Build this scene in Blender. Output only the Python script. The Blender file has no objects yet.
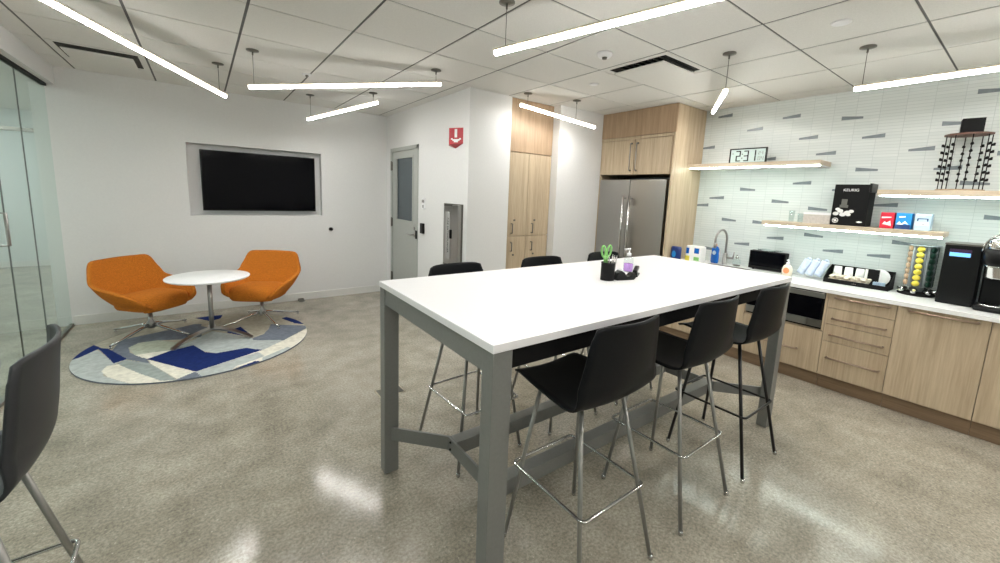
import bpy, bmesh, math, random
from mathutils import Vector, Matrix
random.seed(7)
sc = bpy.context.scene
COL = sc.collection
PI = math.pi

# ------------------------------------------------------------------ camera, world, exposure
cam_d = bpy.data.cameras.new('camera')
cam = bpy.data.objects.new('camera', cam_d)
COL.objects.link(cam)
Rr = ((0.798965, -0.600016, 0.040447), (-0.05425, -0.138893, -0.98882), (0.598926, 0.787839, -0.143522))
m = Matrix.Identity(4)
for i in range(3):
    m[i][0] = Rr[0][i]
    m[i][1] = -Rr[1][i]
    m[i][2] = -Rr[2][i]
m[2][3] = 1.55
cam.matrix_world = m
cam_d.sensor_fit = 'HORIZONTAL'
cam_d.sensor_width = 36.0
cam_d.lens = 402.2195 / 1000 * 36
cam_d.shift_x = (500 - 507.0676) / 1000
cam_d.shift_y = (253.428 - 281.5) / 1000
cam_d.clip_start = 0.02
sc.camera = cam
w = bpy.data.worlds.new('world')
sc.world = w
w.use_nodes = True
w.node_tree.nodes['Background'].inputs[0].default_value = (0.9, 0.95, 1.0, 1)
w.node_tree.nodes['Background'].inputs[1].default_value = 0.6
sc.view_settings.view_transform = 'Standard'
sc.view_settings.look = 'None'
sc.view_settings.exposure = 0.5
sc.view_settings.gamma = 1.0
sc.view_settings.use_curve_mapping = False
LAMP = 100.0         # strength of the linear pendants
STRIP = 20.0          # strength of the strips under the shelves

# room numbers (metres)
ZC, YT, XK, YB, XD, XF, XG = 2.62, 6.008, 4.805, 3.681, 2.244, 4.193, -1.17
YB2 = 3.575          # the wall right of the pantry stands a little forward
YBACK = -2.6
ZW = 0.875           # worktop height
XCAB = 4.20

# ------------------------------------------------------------------ materials
def hexc(r, g, b):
    f = lambda c: (c / 255 / 12.92) if c / 255 <= 0.04045 else ((c / 255 + 0.055) / 1.055) ** 2.4
    return (f(r), f(g), f(b), 1)

def mat(name, col, rough=0.5, metal=0.0, noise=0.0, nscale=40, bump=0.0, bscale=200, stretch=(1, 1, 1),
        emit=0, trans=0, spec=0.5, alpha=1, coat=0, rnoise=0.0):
    mt = bpy.data.materials.new(name)
    mt.use_nodes = True
    nt = mt.node_tree
    b = nt.nodes['Principled BSDF']
    b.inputs['Base Color'].default_value = col
    b.inputs['Roughness'].default_value = rough
    b.inputs['Metallic'].default_value = metal
    b.inputs['Specular IOR Level'].default_value = spec
    b.inputs['Coat Weight'].default_value = coat
    if trans:
        b.inputs['Transmission Weight'].default_value = trans
    if emit:
        b.inputs['Emission Color'].default_value = col
        b.inputs['Emission Strength'].default_value = emit
    tc = nt.nodes.new('ShaderNodeTexCoord')
    mp = nt.nodes.new('ShaderNodeMapping')
    mp.inputs['Scale'].default_value = stretch
    nt.links.new(tc.outputs['Object'], mp.inputs['Vector'])
    nz = nt.nodes.new('ShaderNodeTexNoise')
    nz.inputs['Scale'].default_value = nscale
    nz.inputs['Detail'].default_value = 5
    nt.links.new(mp.outputs['Vector'], nz.inputs['Vector'])
    mx = nt.nodes.new('ShaderNodeMix')
    mx.data_type = 'RGBA'
    k = noise
    mx.inputs[6].default_value = tuple(max(0, c * (1 - k)) for c in col[:3]) + (1,)
    mx.inputs[7].default_value = tuple(min(1, c * (1 + k)) for c in col[:3]) + (1,)
    rmp = nt.nodes.new('ShaderNodeMapRange')
    rmp.inputs[1].default_value = 0.3
    rmp.inputs[2].default_value = 0.7
    nt.links.new(nz.outputs['Fac'], rmp.inputs[0])
    nt.links.new(rmp.outputs[0], mx.inputs[0])
    nt.links.new(mx.outputs[2], b.inputs['Base Color'])
    if bump:
        n2 = nt.nodes.new('ShaderNodeTexNoise')
        n2.inputs['Scale'].default_value = bscale
        nt.links.new(mp.outputs['Vector'], n2.inputs['Vector'])
        bp = nt.nodes.new('ShaderNodeBump')
        bp.inputs['Strength'].default_value = bump
        bp.inputs['Distance'].default_value = 0.002
        nt.links.new(n2.outputs['Fac'], bp.inputs['Height'])
        nt.links.new(bp.outputs['Normal'], b.inputs['Normal'])
    return mt

M = {}
M['wall'] = mat('wall_paint', hexc(226, 226, 225), 0.65, noise=0.015, nscale=60, bump=0.15, bscale=300)
M['ceil'] = mat('ceiling_tile', hexc(226, 225, 221), 0.9, noise=0.05, nscale=180, bump=0.3, bscale=400)
M['grid'] = mat('ceiling_grid', hexc(84, 84, 82), 0.6, noise=0.03)
M['white'] = mat('white_laminate', hexc(240, 240, 240), 0.35, noise=0.01, nscale=20)
M['quartz'] = mat('white_quartz', hexc(238, 238, 236), 0.22, noise=0.02, nscale=90)
M['tabletop'] = mat('table_white', hexc(238, 237, 238), 0.3, noise=0.01, nscale=50)
M['tablegrey'] = mat('table_grey_metal', hexc(126, 127, 124), 0.42, 0.2, noise=0.04, nscale=80)
M['shell'] = mat('black_shell', hexc(8, 10, 14), 0.5, spec=0.22, noise=0.08, nscale=120, bump=0.1, bscale=500)
M['shell_lit'] = mat('black_shell_lit', hexc(44, 45, 47), 0.45, spec=0.35, noise=0.06, nscale=120, bump=0.1, bscale=500)  # black shell again, with the light falling on it put into the colour
M['leggrey'] = mat('grey_leg', hexc(150, 149, 144), 0.35, 0.6, noise=0.03)
M['legblack'] = mat('black_leg', hexc(12, 12, 14), 0.35, noise=0.03)
M['chrome'] = mat('chrome', hexc(205, 205, 205), 0.12, 1.0, noise=0.02)
M['satin'] = mat('satin_metal', hexc(165, 163, 160), 0.3, 1.0, noise=0.03)
M['nickel'] = mat('bronze_nickel', hexc(172, 152, 136), 0.3, 0.9, noise=0.03)
M['steel'] = mat('brushed_steel', hexc(168, 166, 162), 0.3, 1.0, noise=0.06, nscale=60, stretch=(40, 40, 1))
M['darksteel'] = mat('dark_steel', hexc(120, 118, 112), 0.35, 0.9, noise=0.05)
M['black'] = mat('black_plastic', hexc(6, 6, 7), 0.35, spec=0.3, noise=0.05)
M['matteblack'] = mat('matte_black', hexc(9, 9, 10), 0.7, noise=0.05, spec=0.25)
M['screen'] = mat('black_screen', hexc(4, 4, 8), 0.10, noise=0.02, spec=0.12)
M['orange'] = mat('orange_fabric', hexc(196, 116, 38), 0.9, noise=0.3, nscale=150, bump=0.6, bscale=600, spec=0.2)
M['orangedark'] = mat('orange_piping', hexc(178, 92, 14), 0.9, noise=0.1, nscale=200, spec=0.2)
M['lamp'] = mat('lamp_diffuser', hexc(255, 253, 250), 0.5, emit=LAMP)
M['lampside'] = mat('lamp_side_glow', hexc(255, 252, 246), 0.5, emit=11)
M['corrfill'] = mat('corridor_fill_glow', hexc(250, 255, 253), 0.5, emit=34)  # glow of the added lamps that brighten the corridor, out of view
M['lampmetal'] = mat('lamp_housing', hexc(225, 215, 195), 0.5, noise=0.02)
M['strip'] = mat('strip_light', hexc(238, 255, 246), 0.5, emit=STRIP)
M['doorgrey'] = mat('door_paint', hexc(172, 175, 170), 0.5, noise=0.02, nscale=30)
M['doorglass'] = mat('door_pane', hexc(70, 82, 88), 0.08, noise=0.08, nscale=2)
M['red'] = mat('red_plastic', hexc(178, 12, 34), 0.4, noise=0.04)
M['redbox'] = mat('red_card', hexc(205, 30, 55), 0.5, noise=0.05)
M['bluebox'] = mat('blue_card', hexc(28, 135, 205), 0.5, noise=0.05)
M['navybox'] = mat('navy_card', hexc(20, 55, 110), 0.5, noise=0.05)
M['palebox'] = mat('pale_blue_card', hexc(185, 208, 228), 0.5, noise=0.05)
M['paper'] = mat('white_paper', hexc(240, 240, 238), 0.7, noise=0.02)
M['paperblue'] = mat('bluish_plastic_film', hexc(200, 212, 232), 0.3, noise=0.12, nscale=60)
M['cream'] = mat('cream_foil', hexc(232, 222, 205), 0.4, noise=0.06)
M['yellow'] = mat('yellow_foil', hexc(222, 205, 70), 0.35, noise=0.12, nscale=90)
M['greenfoil'] = mat('dark_green_foil', hexc(28, 62, 50), 0.35, noise=0.15, nscale=90)
M['brownfoil'] = mat('beige_foil', hexc(190, 160, 130), 0.35, noise=0.2, nscale=90)
M['blueliq'] = mat('blue_soap', hexc(15, 95, 185), 0.2, noise=0.05, coat=0.5)
M['navy'] = mat('navy_bottle', hexc(18, 45, 110), 0.3, noise=0.05)
M['orangecap'] = mat('orange_label', hexc(235, 150, 100), 0.4, noise=0.1)
M['purple'] = mat('purple_gel', hexc(190, 140, 215), 0.25, noise=0.15, nscale=60)
M['green'] = mat('green_handle', hexc(128, 190, 105), 0.4, noise=0.05)
M['lcd'] = mat('lcd_face', hexc(190, 208, 204), 0.3, noise=0.02)
M['display'] = mat('lit_display', hexc(110, 175, 235), 0.3, emit=0.9)
M['displaydark'] = mat('dark_display', hexc(50, 30, 60), 0.3, emit=0.3)
M['darkwood'] = mat('dark_wood', hexc(98, 66, 52), 0.5, noise=0.3, nscale=12, stretch=(8, 1, 1))
M['accent'] = mat('grey_accent_tile', hexc(122, 132, 138), 0.3, noise=0.12, nscale=25)
M['soapwhite'] = mat('white_pump', hexc(236, 236, 238), 0.3, noise=0.02)
M['corrwall'] = mat('corridor_wall', hexc(214, 220, 219), 0.7, noise=0.02)
M['base'] = mat('baseboard', hexc(222, 222, 218), 0.5, noise=0.02)
M['palegrey'] = mat('pale_grey_panel', hexc(165, 165, 162), 0.4, noise=0.04)
M['greycard'] = mat('pale_grey_card', hexc(196, 190, 184), 0.6, noise=0.1, nscale=60)
M['brass'] = mat('pale_metal_edge', hexc(200, 192, 170), 0.3, 0.8, noise=0.03)
RUGC = {'base': (172, 166, 150), 'lg': (176, 182, 180), 'cream': (222, 218, 204), 'navy': (28, 44, 98), 'slate': (112, 119, 130),
        'sage': (170, 176, 160), 'mid': (152, 160, 156), 'taupe': (160, 154, 138)}
for k_, c_ in RUGC.items():
    M['rug_' + k_] = mat('rug_' + k_, hexc(*c_), 0.95, noise=0.14, nscale=26, bump=0.5, bscale=500, spec=0.1)

def wood(name, c1, c2, axis):
    mt = bpy.data.materials.new(name)
    mt.use_nodes = True
    nt = mt.node_tree
    b = nt.nodes['Principled BSDF']
    b.inputs['Roughness'].default_value = 0.45
    tc = nt.nodes.new('ShaderNodeTexCoord')
    mp = nt.nodes.new('ShaderNodeMapping')
    s = [1.0, 1.0, 1.0]
    s[axis] = 0.05
    mp.inputs['Scale'].default_value = s
    nt.links.new(tc.outputs['Object'], mp.inputs['Vector'])
    n1 = nt.nodes.new('ShaderNodeTexNoise')
    n1.inputs['Scale'].default_value = 95
    n1.inputs['Detail'].default_value = 8
    n2 = nt.nodes.new('ShaderNodeTexNoise')
    n2.inputs['Scale'].default_value = 22
    for n in (n1, n2):
        nt.links.new(mp.outputs['Vector'], n.inputs['Vector'])
    ad = nt.nodes.new('ShaderNodeMath')
    ad.operation = 'ADD'
    nt.links.new(n1.outputs['Fac'], ad.inputs[0])
    nt.links.new(n2.outputs['Fac'], ad.inputs[1])
    cr = nt.nodes.new('ShaderNodeMapRange')
    cr.inputs[1].default_value = 0.7
    cr.inputs[2].default_value = 1.3
    nt.links.new(ad.outputs[0], cr.inputs[0])
    mx = nt.nodes.new('ShaderNodeMix')
    mx.data_type = 'RGBA'
    mx.inputs[6].default_value = c1
    mx.inputs[7].default_value = c2
    nt.links.new(cr.outputs[0], mx.inputs[0])
    nt.links.new(mx.outputs[2], b.inputs['Base Color'])
    return mt
M['oak'] = wood('light_oak', hexc(174, 154, 127), hexc(202, 184, 156), 2)
M['oakh'] = wood('light_oak_shelf', hexc(190, 172, 148), hexc(214, 199, 178), 1)
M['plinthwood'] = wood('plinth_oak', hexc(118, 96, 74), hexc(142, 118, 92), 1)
M['oakcap'] = wood('light_oak_top', hexc(156, 130, 102), hexc(182, 156, 127), 2)

def floor_mat():
    mt = bpy.data.materials.new('polished_concrete')
    mt.use_nodes = True
    nt = mt.node_tree
    b = nt.nodes['Principled BSDF']
    tc = nt.nodes.new('ShaderNodeTexCoord')
    def nz(scale, det=4, rough=0.6):
        n = nt.nodes.new('ShaderNodeTexNoise')
        n.inputs['Scale'].default_value = scale
        n.inputs['Detail'].default_value = det
        n.inputs['Roughness'].default_value = rough
        nt.links.new(tc.outputs['Object'], n.inputs['Vector'])
        return n
    big, midn, fine = nz(1.4, 4), nz(5, 4, .6), nz(70, 8, 0.75)
    vor = nt.nodes.new('ShaderNodeTexVoronoi')
    vor.inputs['Scale'].default_value = 45
    nt.links.new(tc.outputs['Object'], vor.inputs['Vector'])
    r1 = nt.nodes.new('ShaderNodeValToRGB')
    r1.color_ramp.elements[0].position = 0.34
    r1.color_ramp.elements[0].color = hexc(134, 128, 115)
    r1.color_ramp.elements[1].position = 0.66
    r1.color_ramp.elements[1].color = hexc(177, 171, 157)
    mA = nt.nodes.new('ShaderNodeMath'); mA.operation = 'MULTIPLY_ADD'
    mA.inputs[1].default_value = 0.5
    nt.links.new(big.outputs['Fac'], mA.inputs[0])
    mB = nt.nodes.new('ShaderNodeMath'); mB.operation = 'MULTIPLY'
    mB.inputs[1].default_value = 0.5
    nt.links.new(midn.outputs['Fac'], mB.inputs[0])
    nt.links.new(mB.outputs[0], mA.inputs[2])
    nt.links.new(mA.outputs[0], r1.inputs[0])
    # fine speckle of aggregate
    r2 = nt.nodes.new('ShaderNodeValToRGB')
    r2.color_ramp.elements[0].position = 0.34
    r2.color_ramp.elements[0].color = (0.58, 0.58, 0.58, 1)
    r2.color_ramp.elements[1].position = 0.64
    r2.color_ramp.elements[1].color = (1.38, 1.37, 1.35, 1)
    nt.links.new(fine.outputs['Fac'], r2.inputs[0])
    mx = nt.nodes.new('ShaderNodeMix'); mx.data_type = 'RGBA'; mx.blend_type = 'MULTIPLY'
    mx.inputs[0].default_value = 1
    nt.links.new(r1.outputs[0], mx.inputs[6])
    nt.links.new(r2.outputs[0], mx.inputs[7])
    r3 = nt.nodes.new('ShaderNodeMapRange')
    r3.inputs[1].default_value = 0.22
    r3.inputs[2].default_value = 0.05
    nt.links.new(vor.outputs['Distance'], r3.inputs[0])
    sep = nt.nodes.new('ShaderNodeSeparateColor')
    nt.links.new(vor.outputs['Color'], sep.inputs[0])
    gt = nt.nodes.new('ShaderNodeMath'); gt.operation = 'GREATER_THAN'; gt.inputs[1].default_value = 0.84
    nt.links.new(sep.outputs[0], gt.inputs[0])
    ml = nt.nodes.new('ShaderNodeMath'); ml.operation = 'MULTIPLY'
    nt.links.new(r3.outputs[0], ml.inputs[0])
    nt.links.new(gt.outputs[0], ml.inputs[1])
    mx2 = nt.nodes.new('ShaderNodeMix'); mx2.data_type = 'RGBA'
    nt.links.new(ml.outputs[0], mx2.inputs[0])
    nt.links.new(mx.outputs[2], mx2.inputs[6])
    mx2.inputs[7].default_value = hexc(205, 198, 182)
    nt.links.new(mx2.outputs[2], b.inputs['Base Color'])
    rr = nt.nodes.new('ShaderNodeMapRange')
    rr.inputs[1].default_value = 0.3; rr.inputs[2].default_value = 0.7
    rr.inputs[3].default_value = 0.10; rr.inputs[4].default_value = 0.18
    nt.links.new(midn.outputs['Fac'], rr.inputs[0])
    nt.links.new(rr.outputs[0], b.inputs['Roughness'])
    return mt
M['floor'] = floor_mat()

def tile_mat():
    mt = bpy.data.materials.new('pale_glass_tile')
    mt.use_nodes = True
    nt = mt.node_tree
    b = nt.nodes['Principled BSDF']
    b.inputs['Roughness'].default_value = 0.28
    tc = nt.nodes.new('ShaderNodeTexCoord')
    sp = nt.nodes.new('ShaderNodeSeparateXYZ')
    nt.links.new(tc.outputs['Object'], sp.inputs[0])
    cb = nt.nodes.new('ShaderNodeCombineXYZ')
    nt.links.new(sp.outputs['Y'], cb.inputs[0])
    nt.links.new(sp.outputs['Z'], cb.inputs[1])
    br = nt.nodes.new('ShaderNodeTexBrick')
    br.offset = 0.0
    br.inputs['Scale'].default_value = 1.0
    br.inputs['Brick Width'].default_value = 0.165
    br.inputs['Row Height'].default_value = 0.0265
    br.inputs['Mortar Size'].default_value = 0.0016
    br.inputs['Mortar Smooth'].default_value = 0.3
    br.inputs['Bias'].default_value = 0.0
    br.inputs['Color1'].default_value = hexc(218, 224, 222)
    br.inputs['Color2'].default_value = hexc(211, 218, 216)
    br.inputs['Mortar'].default_value = hexc(192, 200, 199)
    nt.links.new(cb.outputs[0], br.inputs['Vector'])
    nt.links.new(br.outputs['Color'], b.inputs['Base Color'])
    bp = nt.nodes.new('ShaderNodeBump')
    bp.invert = True
    bp.inputs['Strength'].default_value = 0.5
    bp.inputs['Distance'].default_value = 0.002
    nt.links.new(br.outputs['Fac'], bp.inputs['Height'])
    nt.links.new(bp.outputs['Normal'], b.inputs['Normal'])
    return mt
M['tile'] = tile_mat()

def glass_mat(name, tint, refl_boost=1.0):
    mt = bpy.data.materials.new(name)
    mt.use_nodes = True
    nt = mt.node_tree
    nt.nodes.remove(nt.nodes['Principled BSDF'])
    out = nt.nodes['Material Output']
    fr = nt.nodes.new('ShaderNodeFresnel')
    fr.inputs['IOR'].default_value = 1.5
    tr = nt.nodes.new('ShaderNodeBsdfTransparent')
    tr.inputs[0].default_value = tint
    gl = nt.nodes.new('ShaderNodeBsdfGlossy')
    gl.inputs['Roughness'].default_value = 0.02
    gl.inputs[0].default_value = (0.85, 0.95, 0.92, 1)
    mx = nt.nodes.new('ShaderNodeMixShader')
    ge = nt.nodes.new('ShaderNodeNewGeometry')
    iv = nt.nodes.new('ShaderNodeMath'); iv.operation = 'SUBTRACT'; iv.inputs[0].default_value = 1.0
    nt.links.new(ge.outputs['Backfacing'], iv.inputs[1])
    mu = nt.nodes.new('ShaderNodeMath'); mu.operation = 'MULTIPLY'
    nt.links.new(fr.outputs[0], mu.inputs[0])
    nt.links.new(iv.outputs[0], mu.inputs[1])
    nt.links.new(mu.outputs[0], mx.inputs[0])
    nt.links.new(tr.outputs[0], mx.inputs[1])
    nt.links.new(gl.outputs[0], mx.inputs[2])
    nt.links.new(mx.outputs[0], out.inputs[0])
    return mt
M['glass'] = glass_mat('partition_glass', (0.92, 0.965, 0.95, 1))
M['clear'] = glass_mat('clear_plastic', (0.92, 0.95, 0.95, 1))
def frosted(name, col, k):
    mt = bpy.data.materials.new(name)
    mt.use_nodes = True
    nt = mt.node_tree
    b = nt.nodes['Principled BSDF']
    b.inputs['Base Color'].default_value = col
    b.inputs['Roughness'].default_value = 0.3
    tr = nt.nodes.new('ShaderNodeBsdfTransparent')
    nz = nt.nodes.new('ShaderNodeTexNoise')
    nz.inputs['Scale'].default_value = 30
    mr = nt.nodes.new('ShaderNodeMapRange')
    mr.inputs[3].default_value = k - .05
    mr.inputs[4].default_value = k + .05
    nt.links.new(nz.outputs['Fac'], mr.inputs[0])
    mx = nt.nodes.new('ShaderNodeMixShader')
    nt.links.new(mr.outputs[0], mx.inputs[0])
    nt.links.new(tr.outputs[0], mx.inputs[1])
    nt.links.new(b.outputs[0], mx.inputs[2])
    nt.links.new(mx.outputs[0], nt.nodes['Material Output'].inputs[0])
    return mt
M['frost'] = frosted('frosted_plastic', hexc(170, 178, 182), 0.55)
M['smoke'] = glass_mat('smoked_plastic', (0.85, 0.88, 0.89, 1))

# ------------------------------------------------------------------ mesh builder
class MB:
    """collects shapes given in the coordinates of the frame 'org'; build() links them as ONE mesh object"""
    def __init__(s, org=(0, 0, 0)):
        s.bm = bmesh.new()
        s.org = Vector(org)
        s.mi = 0
    def _face(s, vs, smooth=False):
        try:
            f = s.bm.faces.new(vs)
        except ValueError:
            return None
        f.material_index = s.mi
        f.smooth = smooth
        return f
    def box(s, x0, x1, y0, y1, z0, z1, bev=0.0, rot=None, piv=None):
        x0, x1 = min(x0, x1), max(x0, x1); y0, y1 = min(y0, y1), max(y0, y1); z0, z1 = min(z0, z1), max(z0, z1)
        b2 = bmesh.new()
        r = bmesh.ops.create_cube(b2, size=1)
        for v in b2.verts:
            v.co = Vector(((x0 + x1) / 2 + v.co.x * (x1 - x0), (y0 + y1) / 2 + v.co.y * (y1 - y0), (z0 + z1) / 2 + v.co.z * (z1 - z0)))
        if bev > 0:
            bev = min(bev, 0.45 * min(x1 - x0, y1 - y0, z1 - z0))
            bmesh.ops.bevel(b2, geom=b2.edges[:], offset=bev, segments=2, affect='EDGES', profile=0.6)
        s._merge(b2, rot, piv)
        return s
    def _merge(s, b2, rot=None, piv=None, smooth=False):
        mp = {}
        for v in b2.verts:
            co = v.co.copy()
            if rot is not None:
                p = Vector(piv or (0, 0, 0))
                co = rot @ (co - p) + p
            mp[v] = s.bm.verts.new(co)
        for f in b2.faces:
            s._face([mp[v] for v in f.verts], smooth or f.smooth)
        b2.free()
    def cyl(s, p0, p1, r0, r1=None, n=16, caps=True):
        return s.tube([p0, p1], [r0, r0 if r1 is None else r1], n, caps)
    def tube(s, path, rad, n=12, caps=True, closed=False, sx=1.0, up=None):
        P = [Vector(p) for p in path]
        if not hasattr(rad, '__len__'):
            rad = [rad] * len(P)
        rings = []
        N = len(P)
        prev = None
        for i in range(N):
            if closed:
                t = (P[(i + 1) % N] - P[i - 1])
            else:
                t = P[min(i + 1, N - 1)] - P[max(i - 1, 0)]
            t.normalize()
            if prev is None:
                a = Vector(up) if up else (Vector((0, 0, 1)) if abs(t.z) < 0.9 else Vector((1, 0, 0)))
                u = (a - t * a.dot(t)).normalized()
            else:
                u = (prev - t * prev.dot(t)).normalized()
            prev = u
            v = t.cross(u)
            rings.append([s.bm.verts.new(P[i] + (u * math.cos(2 * PI * k / n) + v * math.sin(2 * PI * k / n) * sx) * rad[i]) for k in range(n)])
        for i in range(N if closed else N - 1):
            A, B = rings[i], rings[(i + 1) % N]
            for k in range(n):
                s._face([A[k], A[(k + 1) % n], B[(k + 1) % n], B[k]], True)
        if caps and not closed:
            s._face(rings[0][::-1])
            s._face(rings[-1])
        return s
    def lathe(s, prof, c=(0, 0, 0), n=28, sx=1, sy=1, smooth=True):
        cx, cy, cz = c
        rings = []
        for r, z in prof:
            if r < 1e-5:
                rings.append([s.bm.verts.new((cx, cy, cz + z))])
            else:
                rings.append([s.bm.verts.new((cx + r * sx * math.cos(2 * PI * k / n), cy + r * sy * math.sin(2 * PI * k / n), cz + z)) for k in range(n)])
        for A, B in zip(rings, rings[1:]):
            for k in range(n):
                if len(A) == 1 and len(B) == 1:
                    continue
                if len(A) == 1:
                    s._face([A[0], B[(k + 1) % n], B[k]], smooth)
                elif len(B) == 1:
                    s._face([A[k], A[(k + 1) % n], B[0]], smooth)
                else:
                    s._face([A[k], A[(k + 1) % n], B[(k + 1) % n], B[k]], smooth)
        if len(rings[0]) > 1:
            s._face(rings[0][::-1])
        if len(rings[-1]) > 1:
            s._face(rings[-1])
        return s
    def prism(s, poly, axis, a0, a1):
        """poly of (p,q) extruded along axis from a0 to a1"""
        def mk(p, q, a):
            return {0: (a, p, q), 1: (p, a, q), 2: (p, q, a)}[axis]
        A = [s.bm.verts.new(mk(p, q, a0)) for p, q in poly]
        B = [s.bm.verts.new(mk(p, q, a1)) for p, q in poly]
        n = len(poly)
        s._face(A[::-1]); s._face(B)
        for k in range(n):
            s._face([A[k], A[(k + 1) % n], B[(k + 1) % n], B[k]])
        return s
    def sheet(s, fn, nu, nv, th, smooth=True, closed_u=False):
        """thick surface: fn(i/nu, j/nv) -> point; the second face is offset against the normal"""
        nuu = nu if closed_u else nu + 1
        P = [[Vector(fn(i / nu, j / nv)) for j in range(nv + 1)] for i in range(nuu)]
        def nrm(i, j):
            if closed_u:
                a = P[(i + 1) % nuu][j] - P[i - 1][j]
            else:
                a = P[min(i + 1, nu)][j] - P[max(i - 1, 0)][j]
            b = P[i][min(j + 1, nv)] - P[i][max(j - 1, 0)]
            c = a.cross(b)
            return c.normalized() if c.length > 1e-9 else Vector((0, 0, 1))
        A = [[s.bm.verts.new(P[i][j]) for j in range(nv + 1)] for i in range(nuu)]
        B = [[s.bm.verts.new(P[i][j] - nrm(i, j) * th) for j in range(nv + 1)] for i in range(nuu)]
        ur = range(nuu) if closed_u else range(nu)
        for i in ur:
            i2 = (i + 1) % nuu
            for j in range(nv):
                s._face([A[i][j], A[i2][j], A[i2][j + 1], A[i][j + 1]], smooth)
                s._face([B[i][j], B[i][j + 1], B[i2][j + 1], B[i2][j]], smooth)
            s._face([A[i][0], B[i][0], B[i2][0], A[i2][0]], smooth)
            s._face([A[i][nv], A[i2][nv], B[i2][nv], B[i][nv]], smooth)
        if not closed_u:
            for i in (0, nu):
                for j in range(nv):
                    s._face([A[i][j], A[i][j + 1], B[i][j + 1], B[i][j]], smooth)
        return s
    def build(s, name, mats, parent=None, fix=True):
        if fix:
            bmesh.ops.recalc_face_normals(s.bm, faces=s.bm.faces[:])
        if s.org.length:
            for v in s.bm.verts:
                v.co -= s.org
        me = bpy.data.meshes.new(name)
        s.bm.to_mesh(me)
        s.bm.free()
        if not isinstance(mats, (list, tuple)):
            mats = [mats]
        for x in mats:
            me.materials.append(M[x])
        o = bpy.data.objects.new(name, me)
        COL.objects.link(o)
        if parent is not None:
            o.parent = parent
        elif s.org.length:
            o.location = s.org
        return o

def tag(o, label=None, cat=None, group=None, kind=None):
    if label: o['label'] = label
    if cat: o['category'] = cat
    if group: o['group'] = group
    if kind: o['kind'] = kind
    return o

def thing(name, label, cat, loc=(0, 0, 0), rz=0, group=None):
    o = bpy.data.objects.new(name, None)
    o.empty_display_size = 0.05
    COL.objects.link(o)
    o.location = loc
    o.rotation_euler = (0, 0, rz)
    return tag(o, label, cat, group)

def struct(name, mb, mats, parent=None):
    o = mb.build(name, mats, parent)
    if parent is None:
        o['kind'] = 'structure'
    return o

def dup(r0, loc, rz=0, label=None, group=None):
    r = r0.copy(); COL.objects.link(r)
    r.location = loc; r.rotation_euler = (0, 0, rz)
    if label: r['label'] = label
    if group: r['group'] = group
    for ch in list(r0.children):
        c = ch.copy(); COL.objects.link(c); c.parent = r
        for g in list(ch.children):
            d = g.copy(); COL.objects.link(d); d.parent = c
    return r

def lerp(a, b, t):
    return tuple(x + (y - x) * t for x, y in zip(a, b))

def interp(keys, t):
    """piecewise Catmull-Rom through keys [(t, (..)), ...]"""
    ts = [k[0] for k in keys]
    t = max(ts[0], min(ts[-1], t))
    i = 0
    while i < len(ts) - 2 and t > ts[i + 1]:
        i += 1
    p1, p2 = keys[i][1], keys[i + 1][1]
    p0 = keys[i - 1][1] if i > 0 else p1
    p3 = keys[i + 2][1] if i + 2 < len(keys) else p2
    h = ts[i + 1] - ts[i]
    u = (t - ts[i]) / h
    h0 = ts[i] - ts[i - 1] if i > 0 else h
    h3 = ts[i + 2] - ts[i + 1] if i + 2 < len(keys) else h
    out = []
    for a, b, c, d in zip(p0, p1, p2, p3):
        m1 = (c - a) / (h + h0) * h
        m2 = (d - b) / (h + h3) * h
        out.append((2 * u**3 - 3 * u**2 + 1) * b + (u**3 - 2 * u**2 + u) * m1 + (-2 * u**3 + 3 * u**2) * c + (u**3 - u**2) * m2)
    return tuple(out)

# ------------------------------------------------------------------ the setting
XL = -4.6            # far side of the corridor beyond the glass
YF = 10.4            # far end of the corridor
mb = MB().box(XL - .1, XK + .15, YBACK - .1, YF + .1, -0.1, 0.0)
struct('floor', mb, 'floor')

# ceiling: dark grid with tiles let into it
mb = MB()
mb.mi = 0
mb.box(XG - .1, XK + .15, YBACK - .1, YT + .15, ZC + 0.004, ZC + 0.2)
mb.mi = 1
xs = [-0.942 + 0.613 * k for k in range(0, 10)]
xs = [XG - .08] + [x for x in xs if x < XK - .05] + [XK + .02]
ys = [3.655 + 0.622 * k for k in range(-11, 4)]
ys = [YBACK] + [y for y in ys if YBACK + .1 < y < YT] + [YT + .02]
VENTS = [(-0.942, -0.329, 4.899, 5.521), (2.736, 3.349, 1.789, 2.411)]
for a, b in zip(xs, xs[1:]):
    for c, d in zip(ys, ys[1:]):
        if any(abs((a + b) / 2 - (v[0] + v[1]) / 2) < .1 and abs((c + d) / 2 - (v[2] + v[3]) / 2) < .1 for v in VENTS):
            continue
        mb.box(a + .0085, b - .0085, c + .0065, d - .0065, ZC, ZC + .02)
struct('ceiling', mb, ['grid', 'ceil'])

# TV wall with its recess
RX0, RX1, RZ0, RZ1, RD = -0.117, 1.325, 1.163, 2.0, 0.11
mb = MB()
mb.box(XG - .10, RX0, YT, YT + .2, 0, ZC + .1)
mb.box(RX1, XD + .2, YT, YT + .2, 0, ZC + .1)
mb.box(RX0, RX1, YT, YT + .2, 0, RZ0)
mb.box(RX0, RX1, YT, YT + .2, RZ1, ZC + .1)
mb.box(RX0, RX1, YT + RD, YT + .2, RZ0, RZ1)
struct('wall_back', mb, 'wall')
struct('baseboard_back', MB().box(XG + .02, XD - .005, YT - .012, YT, 0, .10, .003), 'base')

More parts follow.
